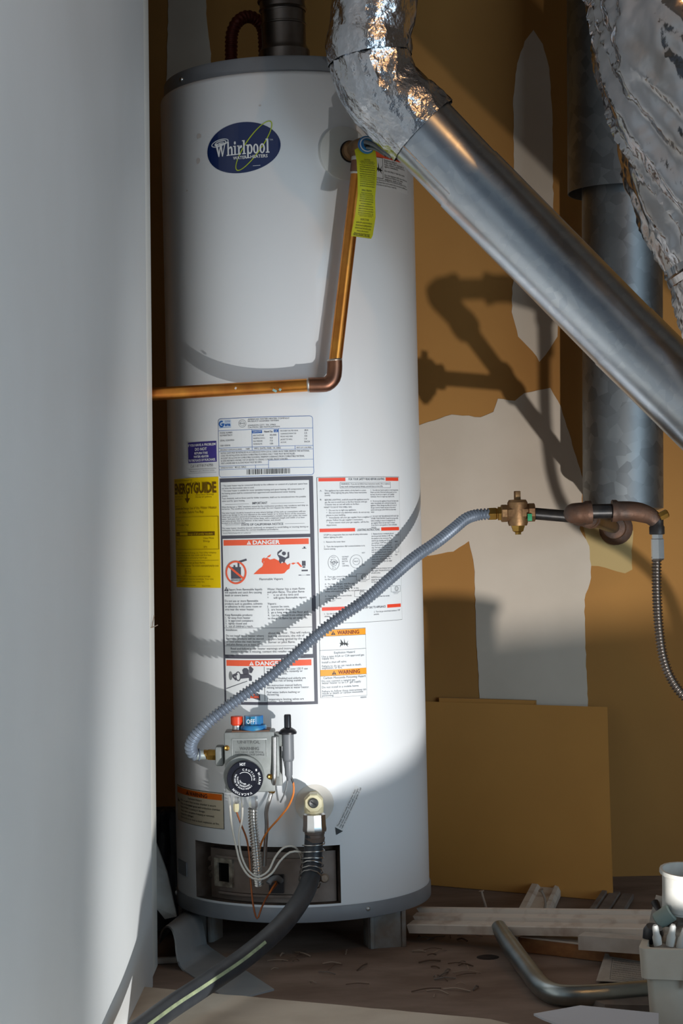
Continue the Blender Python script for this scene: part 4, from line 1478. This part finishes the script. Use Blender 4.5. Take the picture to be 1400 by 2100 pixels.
p_ = spline([at(1254, 1048, YG), at(1263, 1048, YG), at(1290, 1048, YG), at(1312, 1051, YG + .004), at(1332, 1058, YG + .008), at(1344, 1068, YG + .01)], .004)
mb.tube(p_, [.0190 if i < 3 else .0165 - .004 * max(0, i / len(p_) - .6) / .4 for i in range(len(p_))], M['iron'], 20)
mb.build('street_elbow', gl, smooth=40)
mb = MB()
tc_ = at(1346, 1066, YG + .01)
mb.lathe([(.0105, .008), (.0115, .0), (.0115, -.010), (.0130, -.012), (.0130, -.024), (.0115, -.025)], tc_, (0, 0, 1), M['black_iron'], 16)
mb.build('adapter', gl, smooth=40)
mb = MB()
mb.lathe([(.0070, 0), (.0080, .004), (.0080, .014), (.005, .016)], at(1352, 1060, YG), at(1380, 1046, YG) - at(1352, 1060, YG), M['brass'], 6)
mb.build('plug', gl, smooth=25)

fh = empty('steel_gas_hose', at(1348, 1200, YG), 'dark steel corrugated hose dropping off the right edge of the frame', 'gas hose')
YH = YG + .01
mb = MB()
mb.lathe([(.0098, 0), (.0098, -.012), (.0115, -.013), (.0115, -.046), (.0095, -.049)], at(1347, 1090, YH), (0, 0, 1), M['alu'], 6)
mb.build('hose_nut', fh, smooth=25)
mb = MB()
corrugated(mb, [at(1346, 1140, YH), at(1346, 1180, YH), at(1347, 1230, YH), at(1351, 1290, YH), at(1359, 1345, YH), at(1374, 1388, YH), at(1400, 1425, YH - .01), at(1440, 1452, YH - .02), at(1500, 1490, YH - .03), at(1560, 1560, YH - .04), at(1590, 1680, YH - .05), at(1595, 1820, YH - .05)], .0076, .0056, .0028, M['steel_dark'], 16)
mb.build('corrugated_tube', fh, smooth=60)

# ------------------------------------------------------------------ flue, water connector, ducts
vt = empty('vent_pipe', (HX, HY, ZT + .03), 'dark metal flue pipe rising from the top of the heater', 'flue pipe')
mb = MB()
v0, v1 = at(583, 105, HY), at(580, 22, HY)
L = (v1 - v0).length
kk = pxm(HY)
mb.lathe([(.048, -.03), (.048, -.002), (.044, .004), (.0415, .010), (.0415, L * .60), (.0428, L * .62), (.0428, L * .65), (.0412, L * .67), (.0412, L)], v0, v1 - v0, M['vent'], 36)
mb.build('straight_section', vt, smooth=30)
mb = MB()
p_ = [v1, at(578, 8, HY), at(576, -20, HY + .01), at(572, -60, HY + .04), at(566, -130, HY + .06), at(560, -300, HY + .06), at(545, -835, HY + .06)]
mb.tube(spline(p_, .02), .0425, M['vent'], 36, caps=False)
for p, d in ((v1, v1 - v0), (at(577, 2, HY), Vector((-.05, .1, 1)))):
    mb.lathe([(.0425, -.003), (.0455, 0), (.0425, .003)], p, d, M['vent'], 36, caps=False)
mb.build('adjustable_elbow', vt, smooth=30)

wc = MB()
corrugated(wc, [at(474, 125, 3.50), at(474, 95, 3.50), at(476, 68, 3.50), at(486, 46, 3.50), at(502, 35, 3.51), at(518, 36, 3.52), at(532, 47, 3.53), at(540, 66, 3.54), at(543, 120, 3.55)], .0118, .008, .0016, M['redflex'], 16)
tag(wc.build('water_connector', smooth=60), 'dark red corrugated water connector looping beside the flue pipe', 'water pipe')


def crinkle(amp, freq, seed=0.0):
    def f(t, a, p):
        q_ = Vector((p.x * freq + seed, p.y * freq, p.z * freq * .55 + p.x * freq * .5 + seed * 3))
        v = 1 - abs(noise.noise(q_)) * 2
        v2 = 1 - abs(noise.noise(q_ * 2.1 + Vector((3, 1, 7)))) * 2
        v3 = noise.noise(q_ * .5)
        return amp * (max(v, .2) * .7 + max(v2, .3) * .35 + v3 * .5 - .6)
    return f


YD = 3.06
kd = pxm(YD)
dc0 = empty('diagonal_duct', at(980, 390, YD), 'shiny galvanised round duct slanting across in front of the heater', 'duct')
DR = 79 * kd
a0, a1, a2, a3 = at(840, 240, YD), at(965, 372, YD), at(1282, 694, YD), at(1720, 1126, YD)
mb = MB()


def beaded(mb, A, B, r, mt, seg=48, crimp=False, n=2):
    d = B - A
    L = d.length
    pr = [(r, 0)]
    pr += [(r, L - .004), (r + .0012, L - .003), (r + .0012, L)]
    mb.lathe(pr, A, d, mt, seg, caps=False)


mb.lathe([(DR - .0015, 0), (DR - .0015, (a1 - a0).length)], a0, a1 - a0, M['galv'], 48, caps=False)
p1 = mb.build('duct_section', dc0, smooth=30)
mb = MB()
beaded(mb, a1 - (a2 - a1).normalized() * .006, a2, DR, M['galv'])
p2 = mb.build('duct_section', dc0, smooth=30)
mb = MB()
beaded(mb, a2 - (a2 - a1).normalized() * .006, a3, DR + .001, M['galv'])
p3 = mb.build('duct_section', dc0, smooth=30)
ddir = (a3 - a0).normalized()
# lock seam along the lower side
nn = (Vector((-.55, -.62, -.55)) - ddir * Vector((-.55, -.62, -.55)).dot(ddir)).normalized()
mb = MB()
mb.tube([a0 + nn * DR * .995, a3 + nn * DR * .995], .0025, M['galv'], 8)
mb.build('lock_seam', dc0, smooth=40)
# foil-taped elbow
mb = MB()
ep = spline([at(776, -1090, YD), at(774, -600, YD), at(770, -260, YD), at(769, -60, YD), at(766, 20, YD), at(758, 80, YD), at(762, 130, YD), at(782, 180, YD), at(816, 216, YD), at(868, 268, YD)], .006)
ne = len(ep)
cr = crinkle(.0075, 30)
rr = []
for i in range(ne):
    t = i / (ne - 1)
    rr.append(DR + .004 + 0)
mb.tube(ep, rr, M['foil'], 72, False, cr)
mb.build('foil_tape', dc0, smooth=28)
mb = MB()
s0 = next(i for i in range(ne) if ep[i].z < at(760, 70, YD).z)
s1 = next(i for i in range(ne) if ep[i].z < at(760, 128, YD).z)
mb.tube(ep[s0:s1], [DR + .009 - .005 * abs(i / (s1 - s0) - .35) for i in range(s1 - s0)], M['foil'], 60, False, crinkle(.007, 26, 4))
mb.build('foil_band', dc0, smooth=28)

# big insulated flexible duct, upper right
YF = 2.74
kf = pxm(YF)
fd = empty('insulated_duct', at(1480, 300, YF), 'large crinkled foil insulated duct in the upper right corner', 'duct')


def fpath(P, step=.008):
    return spline([at(x, y, YF + dy) for x, y, dy in P], step)


pp = fpath([(1428, -1320, 0), (1430, -900, 0), (1432, -500, 0), (1440, -140, 0), (1452, 0, 0), (1470, 130, 0), (1505, 270, 0), (1553, 400, 0), (1590, 470, 0)], .006)
npp = len(pp)


def pleats(t, a, p):
    w_, v_ = a * .175, t * 1.36
    th = math.radians(62)
    ac = v_ * math.cos(th) + w_ * math.sin(th)
    al = -v_ * math.sin(th) + w_ * math.cos(th)
    n1 = 1 - abs(noise.noise(Vector((ac * 26, al * 5, 1.3)))) * 2
    n2 = 1 - abs(noise.noise(Vector((ac * 60, al * 9, 5.1)))) * 2
    n3 = noise.noise(Vector((ac * 9, al * 6, 8)))
    n4 = 1 - abs(noise.noise(p * 42)) * 2
    return .014 * n1 + .005 * n2 + .014 * n3 + .003 * n4 - .008


mb = MB()
mb.tube(pp, [(254 - 12 * i / npp) * kf + .012 * math.sin(i / npp * 5) for i in range(npp)], M['foil_dusty'], 160, True, pleats)
mb.build('foil_jacket', fd, smooth=50)
mb = MB()
p_ = fpath([(1585, 455, .01), (1610, 510, .01), (1640, 580, .01), (1672, 660, .01), (1705, 740, .01), (1745, 830, .01), (1790, 930, .01)])
mb.tube(p_, [(238 + 12 * math.sin(i / len(p_) * PI)) * kf for i in range(len(p_))], M['foil_dusty'], 140, True, lambda t, a, p: pleats(t * .25 + 2, a, p) * .9)
mb.build('foil_jacket', fd, smooth=50)
mb = MB()
for c_ in (pp[-2],):
    d_ = (pp[-1] - pp[-8]).normalized()
    mb.lathe([(236 * kf, -.008), (243 * kf, -.004), (243 * kf, .006), (236 * kf, .01)], c_, d_, M['foil_dusty'], 90, caps=False)
mb.build('tape_band', fd, smooth=40)

# galvanised flue hanging against the back wall
YB = 3.72
kb = pxm(YB)
bf = empty('wall_flue', at(1278, 1040, YB), 'dull galvanised flue with wider sleeve standing against the wall', 'flue pipe')
mb = MB()
t0, t1 = at(1272, -690, YB), at(1277, 1042, YB)
mb.lathe([(82 * kb, 0), (82 * kb, (t1 - t0).length), (70 * kb, (t1 - t0).length + .004)], t0, t1 - t0, M['galv_dull'], 40, caps=False)
mb.lathe([(70 * kb, (t1 - t0).length + .004), (0, (t1 - t0).length + .004)], t0, t1 - t0, M['galv_dull'], 40, caps=False)
mb.build('inner_pipe', bf, smooth=30)
mb = MB()
t1 = at(1277, 396, YB)
Ls = (t1 - t0).length
mb.lathe([(113 * kb, 0), (113 * kb, Ls), (111 * kb, Ls), (111 * kb, 0)], t0, t1 - t0, M['galv_dull'], 48, caps=False)
mb.build('outer_sleeve', bf, smooth=30)

# ------------------------------------------------------------------ garden hose on the drain
hz = empty('drain_hose', dv + Vector((0, 0, -.06)), 'black rubber hose with pale stripe running from drain valve to lower left', 'hose')
mb = MB()
mb.lathe([(.0165, -.018), (.0198, -.021), (.0205, -.040), (.0215, -.046), (.0205, -.050)], dv + Vector((.0005, .003, 0)), (0, 0, 1), M['alu'], 10)
mb.build('coupling', hz, smooth=25)
mb = MB()
mb.lathe([(.0175, -.046), (.0175, -.054), (.0165, -.055), (.0165, -.060), (.0175, -.061), (.0165, -.068)], dv + Vector((.0005, .003, 0)), (0, 0, 1), mat('brown_ferrule', (.15, .11, .09), .55, .3), 24)
mb.build('ferrule', hz, smooth=30)
HP = [at(*p) for p in [(644, 1712, 3.163), (642, 1745, 3.162), (640, 1775, 3.155), (633, 1812, 3.125), (614, 1850, 3.06), (572, 1903, 2.93), (500, 1965, 2.80), (420, 2020, 2.69), (350, 2066, 2.585), (290, 2110, 2.47), (215, 2165, 2.34)]]
hp = even(spline(HP, .006), .008)
mb = MB()
mb.tube(hp, .0160, M['rubber'], 24)
mb.build('hose', hz, smooth=50)
mb = MB()
half = int(len(hp) * .42)
vs, fs = [], []
for i in range(half, len(hp)):
    t = (hp[min(i + 1, len(hp) - 1)] - hp[i - 1]).normalized()
    base_ = Vector((.30, -.80, .30))
    base_ = (base_ - t * base_.dot(t)).normalized()
    bi = t.cross(base_)
    for j in range(5):
        an = -.15 + .075 * j
        vs.append(hp[i] + (base_ * math.cos(an) + bi * math.sin(an)) * .0164)
for i in range(len(vs) // 5 - 1):
    for j in range(4):
        fs.append([i * 5 + j, i * 5 + j + 1, i * 5 + j + 6, i * 5 + j + 5])
mb.add(vs, fs, M['stripe'])
mb.build('stripe', hz, smooth=50)
mb = MB()
hel = []
sp = even(spline(HP[:4] + [HP[4]], .004), .0012)
for i, p in enumerate(sp):
    d = i * .0012
    if d < .008 or d > .088: continue
    t = (sp[min(i + 1, len(sp) - 1)] - sp[max(i - 1, 0)]).normalized()
    n1 = (Vector((1, 0, 0)) - t * t.x).normalized()
    n2 = t.cross(n1)
    ph = d / .0125 * 2 * PI
    hel.append(p + (n1 * math.cos(ph) + n2 * math.sin(ph)) * .0195)
mb.tube(hel, .0012, M['steel'], 6)
mb.build('spring', hz, smooth=60)

# ------------------------------------------------------------------ things on the platform floor, left
def solid_outline(pts, d, mt, name, label_, cat, group=None):
    mb = MB()
    mb.prism(pts, d, mt)
    return tag(mb.build(name, smooth=30), label_, cat, group)


A = [onz(470, 2052, .003), onz(420, 2018, .003), onz(376, 1988, .003), at(367, 1972, 3.150), at(363, 1950, 3.158), at(361, 1928, 3.168), at(355, 1908, 3.18), at(345, 1899, 3.205), at(335, 1902, 3.23), at(328, 1915, 3.25), at(324, 1935, 3.26)]
B = [onz(562, 2028, .003), onz(495, 1984, .003), onz(430, 1941, .003), at(422, 1925, 3.325), at(419, 1908, 3.33), at(416, 1892, 3.34), at(409, 1876, 3.35), at(394, 1867, 3.375), at(380, 1867, 3.40), at(368, 1876, 3.42), at(360, 1890, 3.43)]
A = spline(A, .008)
B2 = []
Bs = spline(B, .002)
for i in range(len(A)):
    B2.append(Bs[round(i / (len(A) - 1) * (len(Bs) - 1))])
mb = MB()
mb.sheet(A, B2, .003, M['sheet_grey'], 4)
tag(mb.build('bent_bracket', smooth=50), 'bent strip of grey sheet metal under the black hose', 'metal bracket')

# weathered plank and dark plastic behind the left wall
mb = MB()
mb.prism([at(305, 1690, 3.40), at(342, 1790, 3.40), at(362, 1880, 3.36), at(338, 1885, 3.36), at(318, 1860, 3.36), at(300, 1760, 3.40)], (0, .012, 0), M['oldpaint2'])
tag(mb.build('wood_offcut', smooth=0), 'weathered grey wood offcut leaning beside the heater at left', 'wood')
mb = MB()
vs, fs = [], []
nA, nB = 40, 26
for i in range(nA + 1):
    t = i / nA
    yy = 1655 + 250 * t
    for j in range(nB):
        a = 2 * PI * j / nB
        c = at(338 + 8 * t, yy, 3.52 - .05 * t)
        r_ = (.030 + .022 * t) * (1 if 0 < t < 1 else .4)
        fold = .010 * noise.noise(Vector((math.cos(a) * 4, math.sin(a) * 4, t * 3))) + .006 * math.sin(a * 7 + t * 3)
        vs.append(c + Vector(((r_ + fold) * math.cos(a), (r_ + fold) * math.sin(a) * .8, 0)))
for i in range(nA):
    for j in range(nB):
        fs.append([i * nB + j, i * nB + (j + 1) % nB, (i + 1) * nB + (j + 1) % nB, (i + 1) * nB + j])
fs += [list(range(nB)), [nA * nB + j for j in range(nB)]]
lowz = min(v.z for v in vs)
mb.add([v - Vector((0, 0, lowz * (1 - 0))) if False else v for v in vs], fs, M['darkbag'])
for v in mb.v:
    v.z = max(v.z, .001)
tag(mb.build('plastic_bag', smooth=60), 'crumpled dark blue plastic sheeting between wall and heater', 'plastic sheet')
mb = MB()
p0_, p1_ = onz(322, 1972, .006), onz(366, 1966, .006)
mb.box((p0_ + p1_) / 2, ((p1_ - p0_).length * 1.6, .012, .010), M['oldpaint2'], Matrix.Rotation(.1, 3, 'Z'), .0015)
tag(mb.build('wood_strip', smooth=30), 'thin white strip on the floor behind the grey bracket', 'wood')

# bent wire staple in the wall's end strip
mb = MB()
sx = -.333 + .0118 * .57
mb.tube(spline([Vector((sx - .002, 3.12, at(310, 1287, 3.12).z)), Vector((sx + .004, 3.115, at(309, 1286, 3.12).z)), Vector((sx + .010, 3.14, at(328, 1283, 3.12).z))], .004), .0008, M['nail'], 6)
mb.tube([Vector((sx + .003, 3.115, at(309, 1287, 3.12).z)), Vector((sx + .005, 3.135, at(316, 1263, 3.12).z))], .0008, M['nail'], 6)
tag(mb.build('bent_staple', smooth=50), 'small bent wire staple sticking out of the white wall edge', 'staple')

# ------------------------------------------------------------------ boards leaning on the back wall
def slab(name, bl, br, tr, tl, th, mt, edge, lab, cat):
    mb = MB()
    P = [Vector(p) for p in (bl, br, tr, tl)]
    nrm = (P[1] - P[0]).cross(P[3] - P[0]).normalized()
    if nrm.y < 0: nrm = -nrm
    d = nrm * th
    vs = P + [p + d for p in P]
    mb.add(vs, [[0, 1, 2, 3]], mt)
    mb.add(vs, [[4, 7, 6, 5], [0, 4, 5, 1], [1, 5, 6, 2], [2, 6, 7, 3], [3, 7, 4, 0]], edge)
    return tag(mb.build(name, smooth=0), lab, cat)


bl, br = Vector((.13, 3.880, .001)), onz(1255, 1848, .001)
tr, tl_ = at(1245, 1450, 3.865), Vector((.135, 3.895, at(860, 1437, 3.895).z))
mb = MB()
mb.sheet([bl.lerp(tl_, i / 6) for i in range(7)], [br.lerp(tr, i / 6) for i in range(7)], .007, M['board'], 6)
fb = tag(mb.build('fibreboard_sheet', smooth=30), 'large tan fibreboard sheet leaning on the back wall', 'board')
slab('fibreboard_offcut', onz(900, 1800, .001) + Vector((0, .02, 0)), onz(1110, 1812, .001) + Vector((0, .01, 0)), at(1098, 1437, 3.89), at(900, 1431, 3.895), .006, M['board'], M['board_edge'], 'smaller board edge peeking up behind the leaning fibreboard sheet', 'board')

# ------------------------------------------------------------------ old mouldings and scrap, right
def moulding(name, A, B, width, height, mt, lab, profile=None, tilt=0.0, rough_end=True, grp=None):
    """length of stepped trim from A to B (underside centre line); width across, height up"""
    A, B = Vector(A), Vector(B)
    t = (B - A).normalized()
    side = t.cross(Vector((0, 0, 1))).normalized()      # towards the viewer for a left-to-right run
    up = side.cross(t).normalized()
    if tilt:
        rt_ = Matrix.Rotation(tilt, 3, t)
        side, up = rt_ @ side, rt_ @ up
    pf = profile or [(.5, 0), (.5, .50), (.47, .56), (.14, .58), (.12, .44), (.07, .44), (.05, .76), (-.26, .80), (-.28, .68), (-.33, .68), (-.35, 1.0), (-.5, 1.0), (-.5, 0)]
    n = max(6, int((B - A).length / .03))
    vs, fs = [], []
    m_ = len(pf)
    for i in range(n + 1):
        f = i / n
        p = A.lerp(B, f)
        for k2, (a, b) in enumerate(pf):
            e = 0
            if rough_end and i == 0: e = .012 * noise.noise(Vector((a * 5, b * 5, A.x * 9))) - .004 * b
            vs.append(p + side * a * width + up * b * height + t * e)
    for i in range(n):
        for k2 in range(m_):
            k3 = (k2 + 1) % m_
            fs.append([i * m_ + k2, i * m_ + k3, (i + 1) * m_ + k3, (i + 1) * m_ + k2])
    fs += [list(range(m_)), [n * m_ + k2 for k2 in range(m_)]]
    mb = MB()
    mb.add(vs, fs, mt)
    return tag(mb.build(name, smooth=25), lab, 'wood trim', grp)


ta, tb = onz(1082, 1952, .001) + Vector((0, .023, 0)), onz(1335, 1983, .001) + Vector((0, .023, 0))
moulding('short_moulding', onz(1072, 1936, .001), onz(1138, 1797, .001), .060, .020, M['oldpaint'], 'short dusty moulding offcut pointing away beneath the long trim', [(.5, 0), (.5, .5), (.42, .9), (.30, 1), (.22, .75), (-.2, .75), (-.3, 1), (-.5, 1), (-.5, 0)])
moulding('short_moulding', onz(1215, 1925, .001), onz(1268, 1842, .001), .060, .018, M['greywood'], 'brown moulding offcut behind the long trim, nearest the bucket')
moulding('board_offcut', ta, tb, .046, .024, M['rawwood'], 'wood strip with bare orange-brown face under the long trim', [(.5, 0), (.5, 1), (-.5, 1), (-.5, 0)])
mb = MB()
moulding('painted_strip', onz(1198, 1944, .028), onz(1340, 1954, .028), .034, .024, M['oldpaint2'], 'short white painted stick beside the bucket', [(.5, 0), (.5, 1), (-.5, 1), (-.5, 0)])
lt = moulding('long_moulding', onz(857, 1903, .022), onz(1345, 1912, .052), .060, .030, M['oldpaint'], 'long off-white stepped moulding lying across the floor scraps', tilt=.12)
top_ = ta.lerp(tb, .5)
bo_ = bpy.data.objects['board_offcut']
mb = MB()
t_ = (tb - ta).normalized()
s_ = t_.cross(Vector((0, 0, 1)))
mb.box((ta + tb) / 2 + Vector((0, 0, .0255)), ((tb - ta).length, .047, .003), M['oldpaint'], Matrix((t_, -s_, Vector((0, 0, 1)))).transposed(), .0006)
mb.build('painted_face', bo_, smooth=30)


def nail(pix, Y, parent):
    mb = MB()
    pts = [at(x, y, Y + dy) for x, y, dy in pix]
    mb.tube(spline(pts, .004), .0024, M['nail'], 8)
    mb.lathe([(.0052, 0), (.0052, .0014)], pts[-1], pts[-1] - pts[-2], M['nail'], 10)
    mb.build('nail', parent, smooth=40)


nail([(999, 1880, 0), (996, 1860, -.002), (990, 1840, -.004), (987, 1828, -.004)], 3.40, lt)
nail([(1116, 1868, 0), (1118, 1850, -.002), (1114, 1835, -.004), (1109, 1826, -.006)], 3.50, bpy.data.objects['short_moulding'])

# bent conduit
cdp = [onz(1026, 1908, .040), onz(1050, 1946, .028), onz(1084, 1992, .018), onz(1106, 2020, .018), onz(1130, 2036, .018), onz(1165, 2042, .018), onz(1230, 2040, .018), onz(1345, 2030, .018)]
cdp = spline(cdp, .006)
mb = MB()
mb.tube(cdp, [.0165 - .003 * max(0, 1 - i / 14) for i in range(len(cdp))], M['conduit'], 24)
for v in mb.v[:24]:
    v.z += .006 * (1 if v.z > cdp[0].z else -1) * 0
    v += (cdp[0] - cdp[2]).normalized() * (.014 if v.z > cdp[0].z else 0)
co = tag(mb.build('bent_conduit', smooth=50), 'bent grey metal conduit lying on the floor beside the bucket', 'metal pipe')
mb = MB()
mb.lathe([(.0022, 0), (.0022, .0004), (0, .0004)], at(1083, 1993, cdp[14].y - .017), (-.3, -1, .3), M['black'], 10)
mb.build('drill_hole', co)

# newsprint scrap, pale board, wood wedge
def sheet_on_floor(pix, z, th, mt, name, lab, cat):
    mb = MB()
    mb.prism([onz(x, y, z + dz) for x, y, dz in pix], (0, 0, th), mt)
    return tag(mb.build(name, smooth=0), lab, cat)


nsp = sheet_on_floor([(1222, 2012, 0), (1242, 1950, .012), (1250, 1962, .010), (1330, 1975, .004), (1335, 2018, 0)], .004, .0008, M['newspaper'], 'newsprint_scrap', 'torn printed paper scrap lying behind the bent conduit', 'paper')
q = Print(lambda x, y, l: onz(1250 + x + (40 - y) * .12, 1966 + y + x * .13, .0075 + .008 * (1 - y / 42)))
for i in range(9):
    q.text(words[4 + i % 12], 3, 4 + i * 4.4, 2.8, INK, 'L', 62)
q.frame(0, -1, 68, 42, .8, INK)
q.build('printing', nsp)
sheet_on_floor([(1198, 2058, 0), (1345, 2042, 0), (1345, 2078, 0), (1240, 2076, 0)], .002, .012, M['greywood'], 'wood_wedge', 'brown wood sliver in front of the bent conduit', 'wood')
sheet_on_floor([(1094, 2083, 0), (1190, 2066, .004), (1350, 2082, .006), (1350, 2130, 0), (1200, 2126, 0), (1112, 2092, 0)], .074, .003, M['greycard'], 'pale_board', 'flat bluish-white board on the sill beside the bucket', 'board')

# cream plastic bucket of fittings at the right edge
bkY = 2.62
kk = pxm(bkY)
bx0, bx1 = 1314, 1560
bt, bb = 1935, 2100
bk = empty('plastic_bin', onz(1400, 2110, .0), 'cream plastic bin full of odd fittings at the lower right edge', 'bin')
mb = MB()
P = lambda x, y, dy=0: at(x, y, bkY + dy)
zt, zb = P(1400, 1942).z, .001
xl, xr = P(1318, 1950).x, P(1318, 1950).x + .24
yf, yb = bkY, bkY + .30


def tub(mb, x0, x1, y0, y1, z0, z1, th, taper, mt):
    def ring(x0, x1, y0, y1, z, r=.012):
        out = []
        for cx, cy, a0 in ((x1 - r, y1 - r, 0), (x0 + r, y1 - r, PI / 2), (x0 + r, y0 + r, PI), (x1 - r, y0 + r, 1.5 * PI)):
            for i in range(4):
                a = a0 + PI / 2 * i / 3
                out.append(Vector((cx + r * math.cos(a), cy + r * math.sin(a), z)))
        return out
    rings = [ring(x0 + taper, x1 - taper, y0 + taper, y1 - taper, z0), ring(x0 + taper * .4, x1 - taper * .4, y0 + taper * .4, y1 - taper * .4, z1 - .045),
             ring(x0 - .004, x1 + .004, y0 - .004, y1 + .004, z1 - .043), ring(x0 - .006, x1 + .006, y0 - .006, y1 + .006, z1), ring(x0 + th, x1 - th, y0 + th, y1 - th, z1), ring(x0 + taper + th, x1 - taper - th, y0 + taper + th, y1 - taper - th, z0 + th)]
    n = len(rings[0])
    vs = [p for r in rings for p in r]
    fs = []
    for i in range(len(rings) - 1):
        for k2 in range(n):
            k3 = (k2 + 1) % n
            fs.append([i * n + k2, i * n + k3, (i + 1) * n + k3, (i + 1) * n + k2])
    fs += [list(range(n))[::-1], [(len(rings) - 1) * n + k2 for k2 in range(n)]]
    mb.add(vs, fs, mt)


tub(mb, xl, xr, yf, yb, zb, zt, .004, .008, M['bucket'])
BINR = Matrix.Rotation(math.radians(-14.5), 3, 'Z')
BINO = Vector((xl, yf, 0))


def binrot(mb):
    for i, v in enumerate(mb.v):
        mb.v[i] = BINO + BINR @ (v - BINO)
    return mb


binrot(mb).build('tub', bk, smooth=35)
for dx_ in (.06, .15):
    mb = MB()
    mb.box((xl + dx_, yf - .004, zt - .030), (.006, .006, .05), M['bucket'], None, .002)
    binrot(mb).build('rib', bk, smooth=35)


def fitting(name, c, ax, prof, mt, lab, cat='fitting', grp=None, seg=20):
    mb = MB()
    mb.lathe(prof, c, ax, mt, seg, caps=False)
    return tag(mb.build(name, smooth=35), lab, cat, grp)


fill = mb = MB()
# white plastic cup on top
cc = at(1402, 1872, 2.74)
fitting('plastic_cup', cc, (.05, -.12, 1), [(0, 0), (.024, 0), (.030, .002), (.035, .058), (.039, .060), (.039, .066), (.035, .066), (.032, .006), (0, .005)], M['pvc'], 'white plastic cup lying on top of the bin', 'cup')
for i, (px, py, Y, dx) in enumerate([(1352, 1918, 2.665, -.02), (1368, 1918, 2.660, .015), (1385, 1922, 2.655, .03), (1402, 1925, 2.655, .02)]):
    c = at(px, py, Y)
    fitting('pipe_fitting', c - Vector((0, 0, .035)), (dx * 8, -.25, 1), [(0, 0), (.006, 0), (.0065, .036), (.005, .040), (.0045, .052), (.003, .055), (0, .055)], M['pvc'],
            'pale plastic peg standing in the bin, %s from its left rim' % ('first', 'second', 'third', 'fourth')[i], 'fitting', 'plastic pegs in the bin', 12)
fitting('pipe_fitting', at(1362, 1880, 2.72), (.7, -.2, .5), [(.010, -.014), (.013, -.012), (.013, .012), (.010, .014), (.007, .012), (.007, -.012)], mat('green_grey', (.22, .27, .24), .5), 'green-grey round fitting under the white cup', 'fitting')
fitting('black_plug', at(1338, 1916, 2.68), (.2, -.3, 1), [(0, -.01), (.013, -.01), (.015, .004), (.012, .012), (0, .012)], M['black'], 'black rubber plug at the left rim of the bin', 'plug')
mb = MB()
mb.tube(spline([at(1342, 1850, 2.80), at(1352, 1872, 2.78), at(1365, 1896, 2.74), at(1392, 1908, 2.72), at(1440, 1915, 2.72)], .006), .006, M['black_iron'], 10)
tag(mb.build('black_cable', smooth=50), 'black cable looped under the white cup in the bin', 'cable')
mb = MB()
mb.sheet([at(1325, 1915, 2.72), at(1335, 1870, 2.78), at(1345, 1835, 2.82)], [at(1355, 1935, 2.70), at(1368, 1880, 2.76), at(1372, 1842, 2.80)], .002, M['newspaper'], 3)
tag(mb.build('cardboard_piece', smooth=30), 'brownish cardboard scrap sticking up inside the bin', 'cardboard')
# packed contents that carry the pieces on top
mb = MB()
vs, fs = [], []
G = 14
for i in range(G + 1):
    for j in range(G + 1):
        x, y = xl + .008 + (xr - xl - .016) * i / G, yf + .008 + (yb - yf - .016) * j / G
        vs.append(Vector((x, y, zt - .012 + .016 * noise.noise(Vector((x * 40, y * 40, 2))) + .05 * j / G)))
for i in range(G):
    for j in range(G):
        a = i * (G + 1) + j
        fs.append([a, a + G + 1, a + G + 2, a + 1])
mb.add(vs, fs, mat('bin_scraps', (.13, .11, .095), .8, col2=(.30, .26, .21), scale=60))
tag(binrot(mb).build('bin_scraps', smooth=0), 'loose small scraps filling the cream bin', 'scraps', kind='stuff')

# debris on the floor: shavings, a knot hole
rb = random.Random(11)
for i in range(46):
    px, py = rb.uniform(850, 1090), rb.uniform(1900, 2050)
    if rb.random() < .25: px, py = rb.uniform(560, 760), rb.uniform(1950, 2020)
    if px > 1010 and py > 1930: px -= 130
    c = onz(px, py, .0015)
    L = rb.uniform(.006, .028)
    a = rb.uniform(0, PI)
    dv_ = Vector((math.cos(a), math.sin(a) * .9, 0))
    pt = [c - dv_ * L, c + Vector((0, rb.uniform(-.006, .006), .003)), c + dv_ * L]
    mb = MB()
    mb.tube(spline(pt, .006), rb.uniform(.0006, .0016), rb.choice([M['dirt'], M['greywood'], M['dirt'], M['nail']]), 5)
    tag(mb.build('wood_shaving', smooth=40), 'tiny brown wood shaving scattered on the dusty floor', 'shaving', 'wood shavings on the floor')
mb = MB()
c = onz(1000, 1963, 0)
mb.lathe([(.020, .0), (.016, .0012), (.010, .0014), (0, .0006)], c, (0, 0, 1), mat('knot', (.016, .008, .005), .9), 14)
mb.build('knot', floor_, smooth=30)
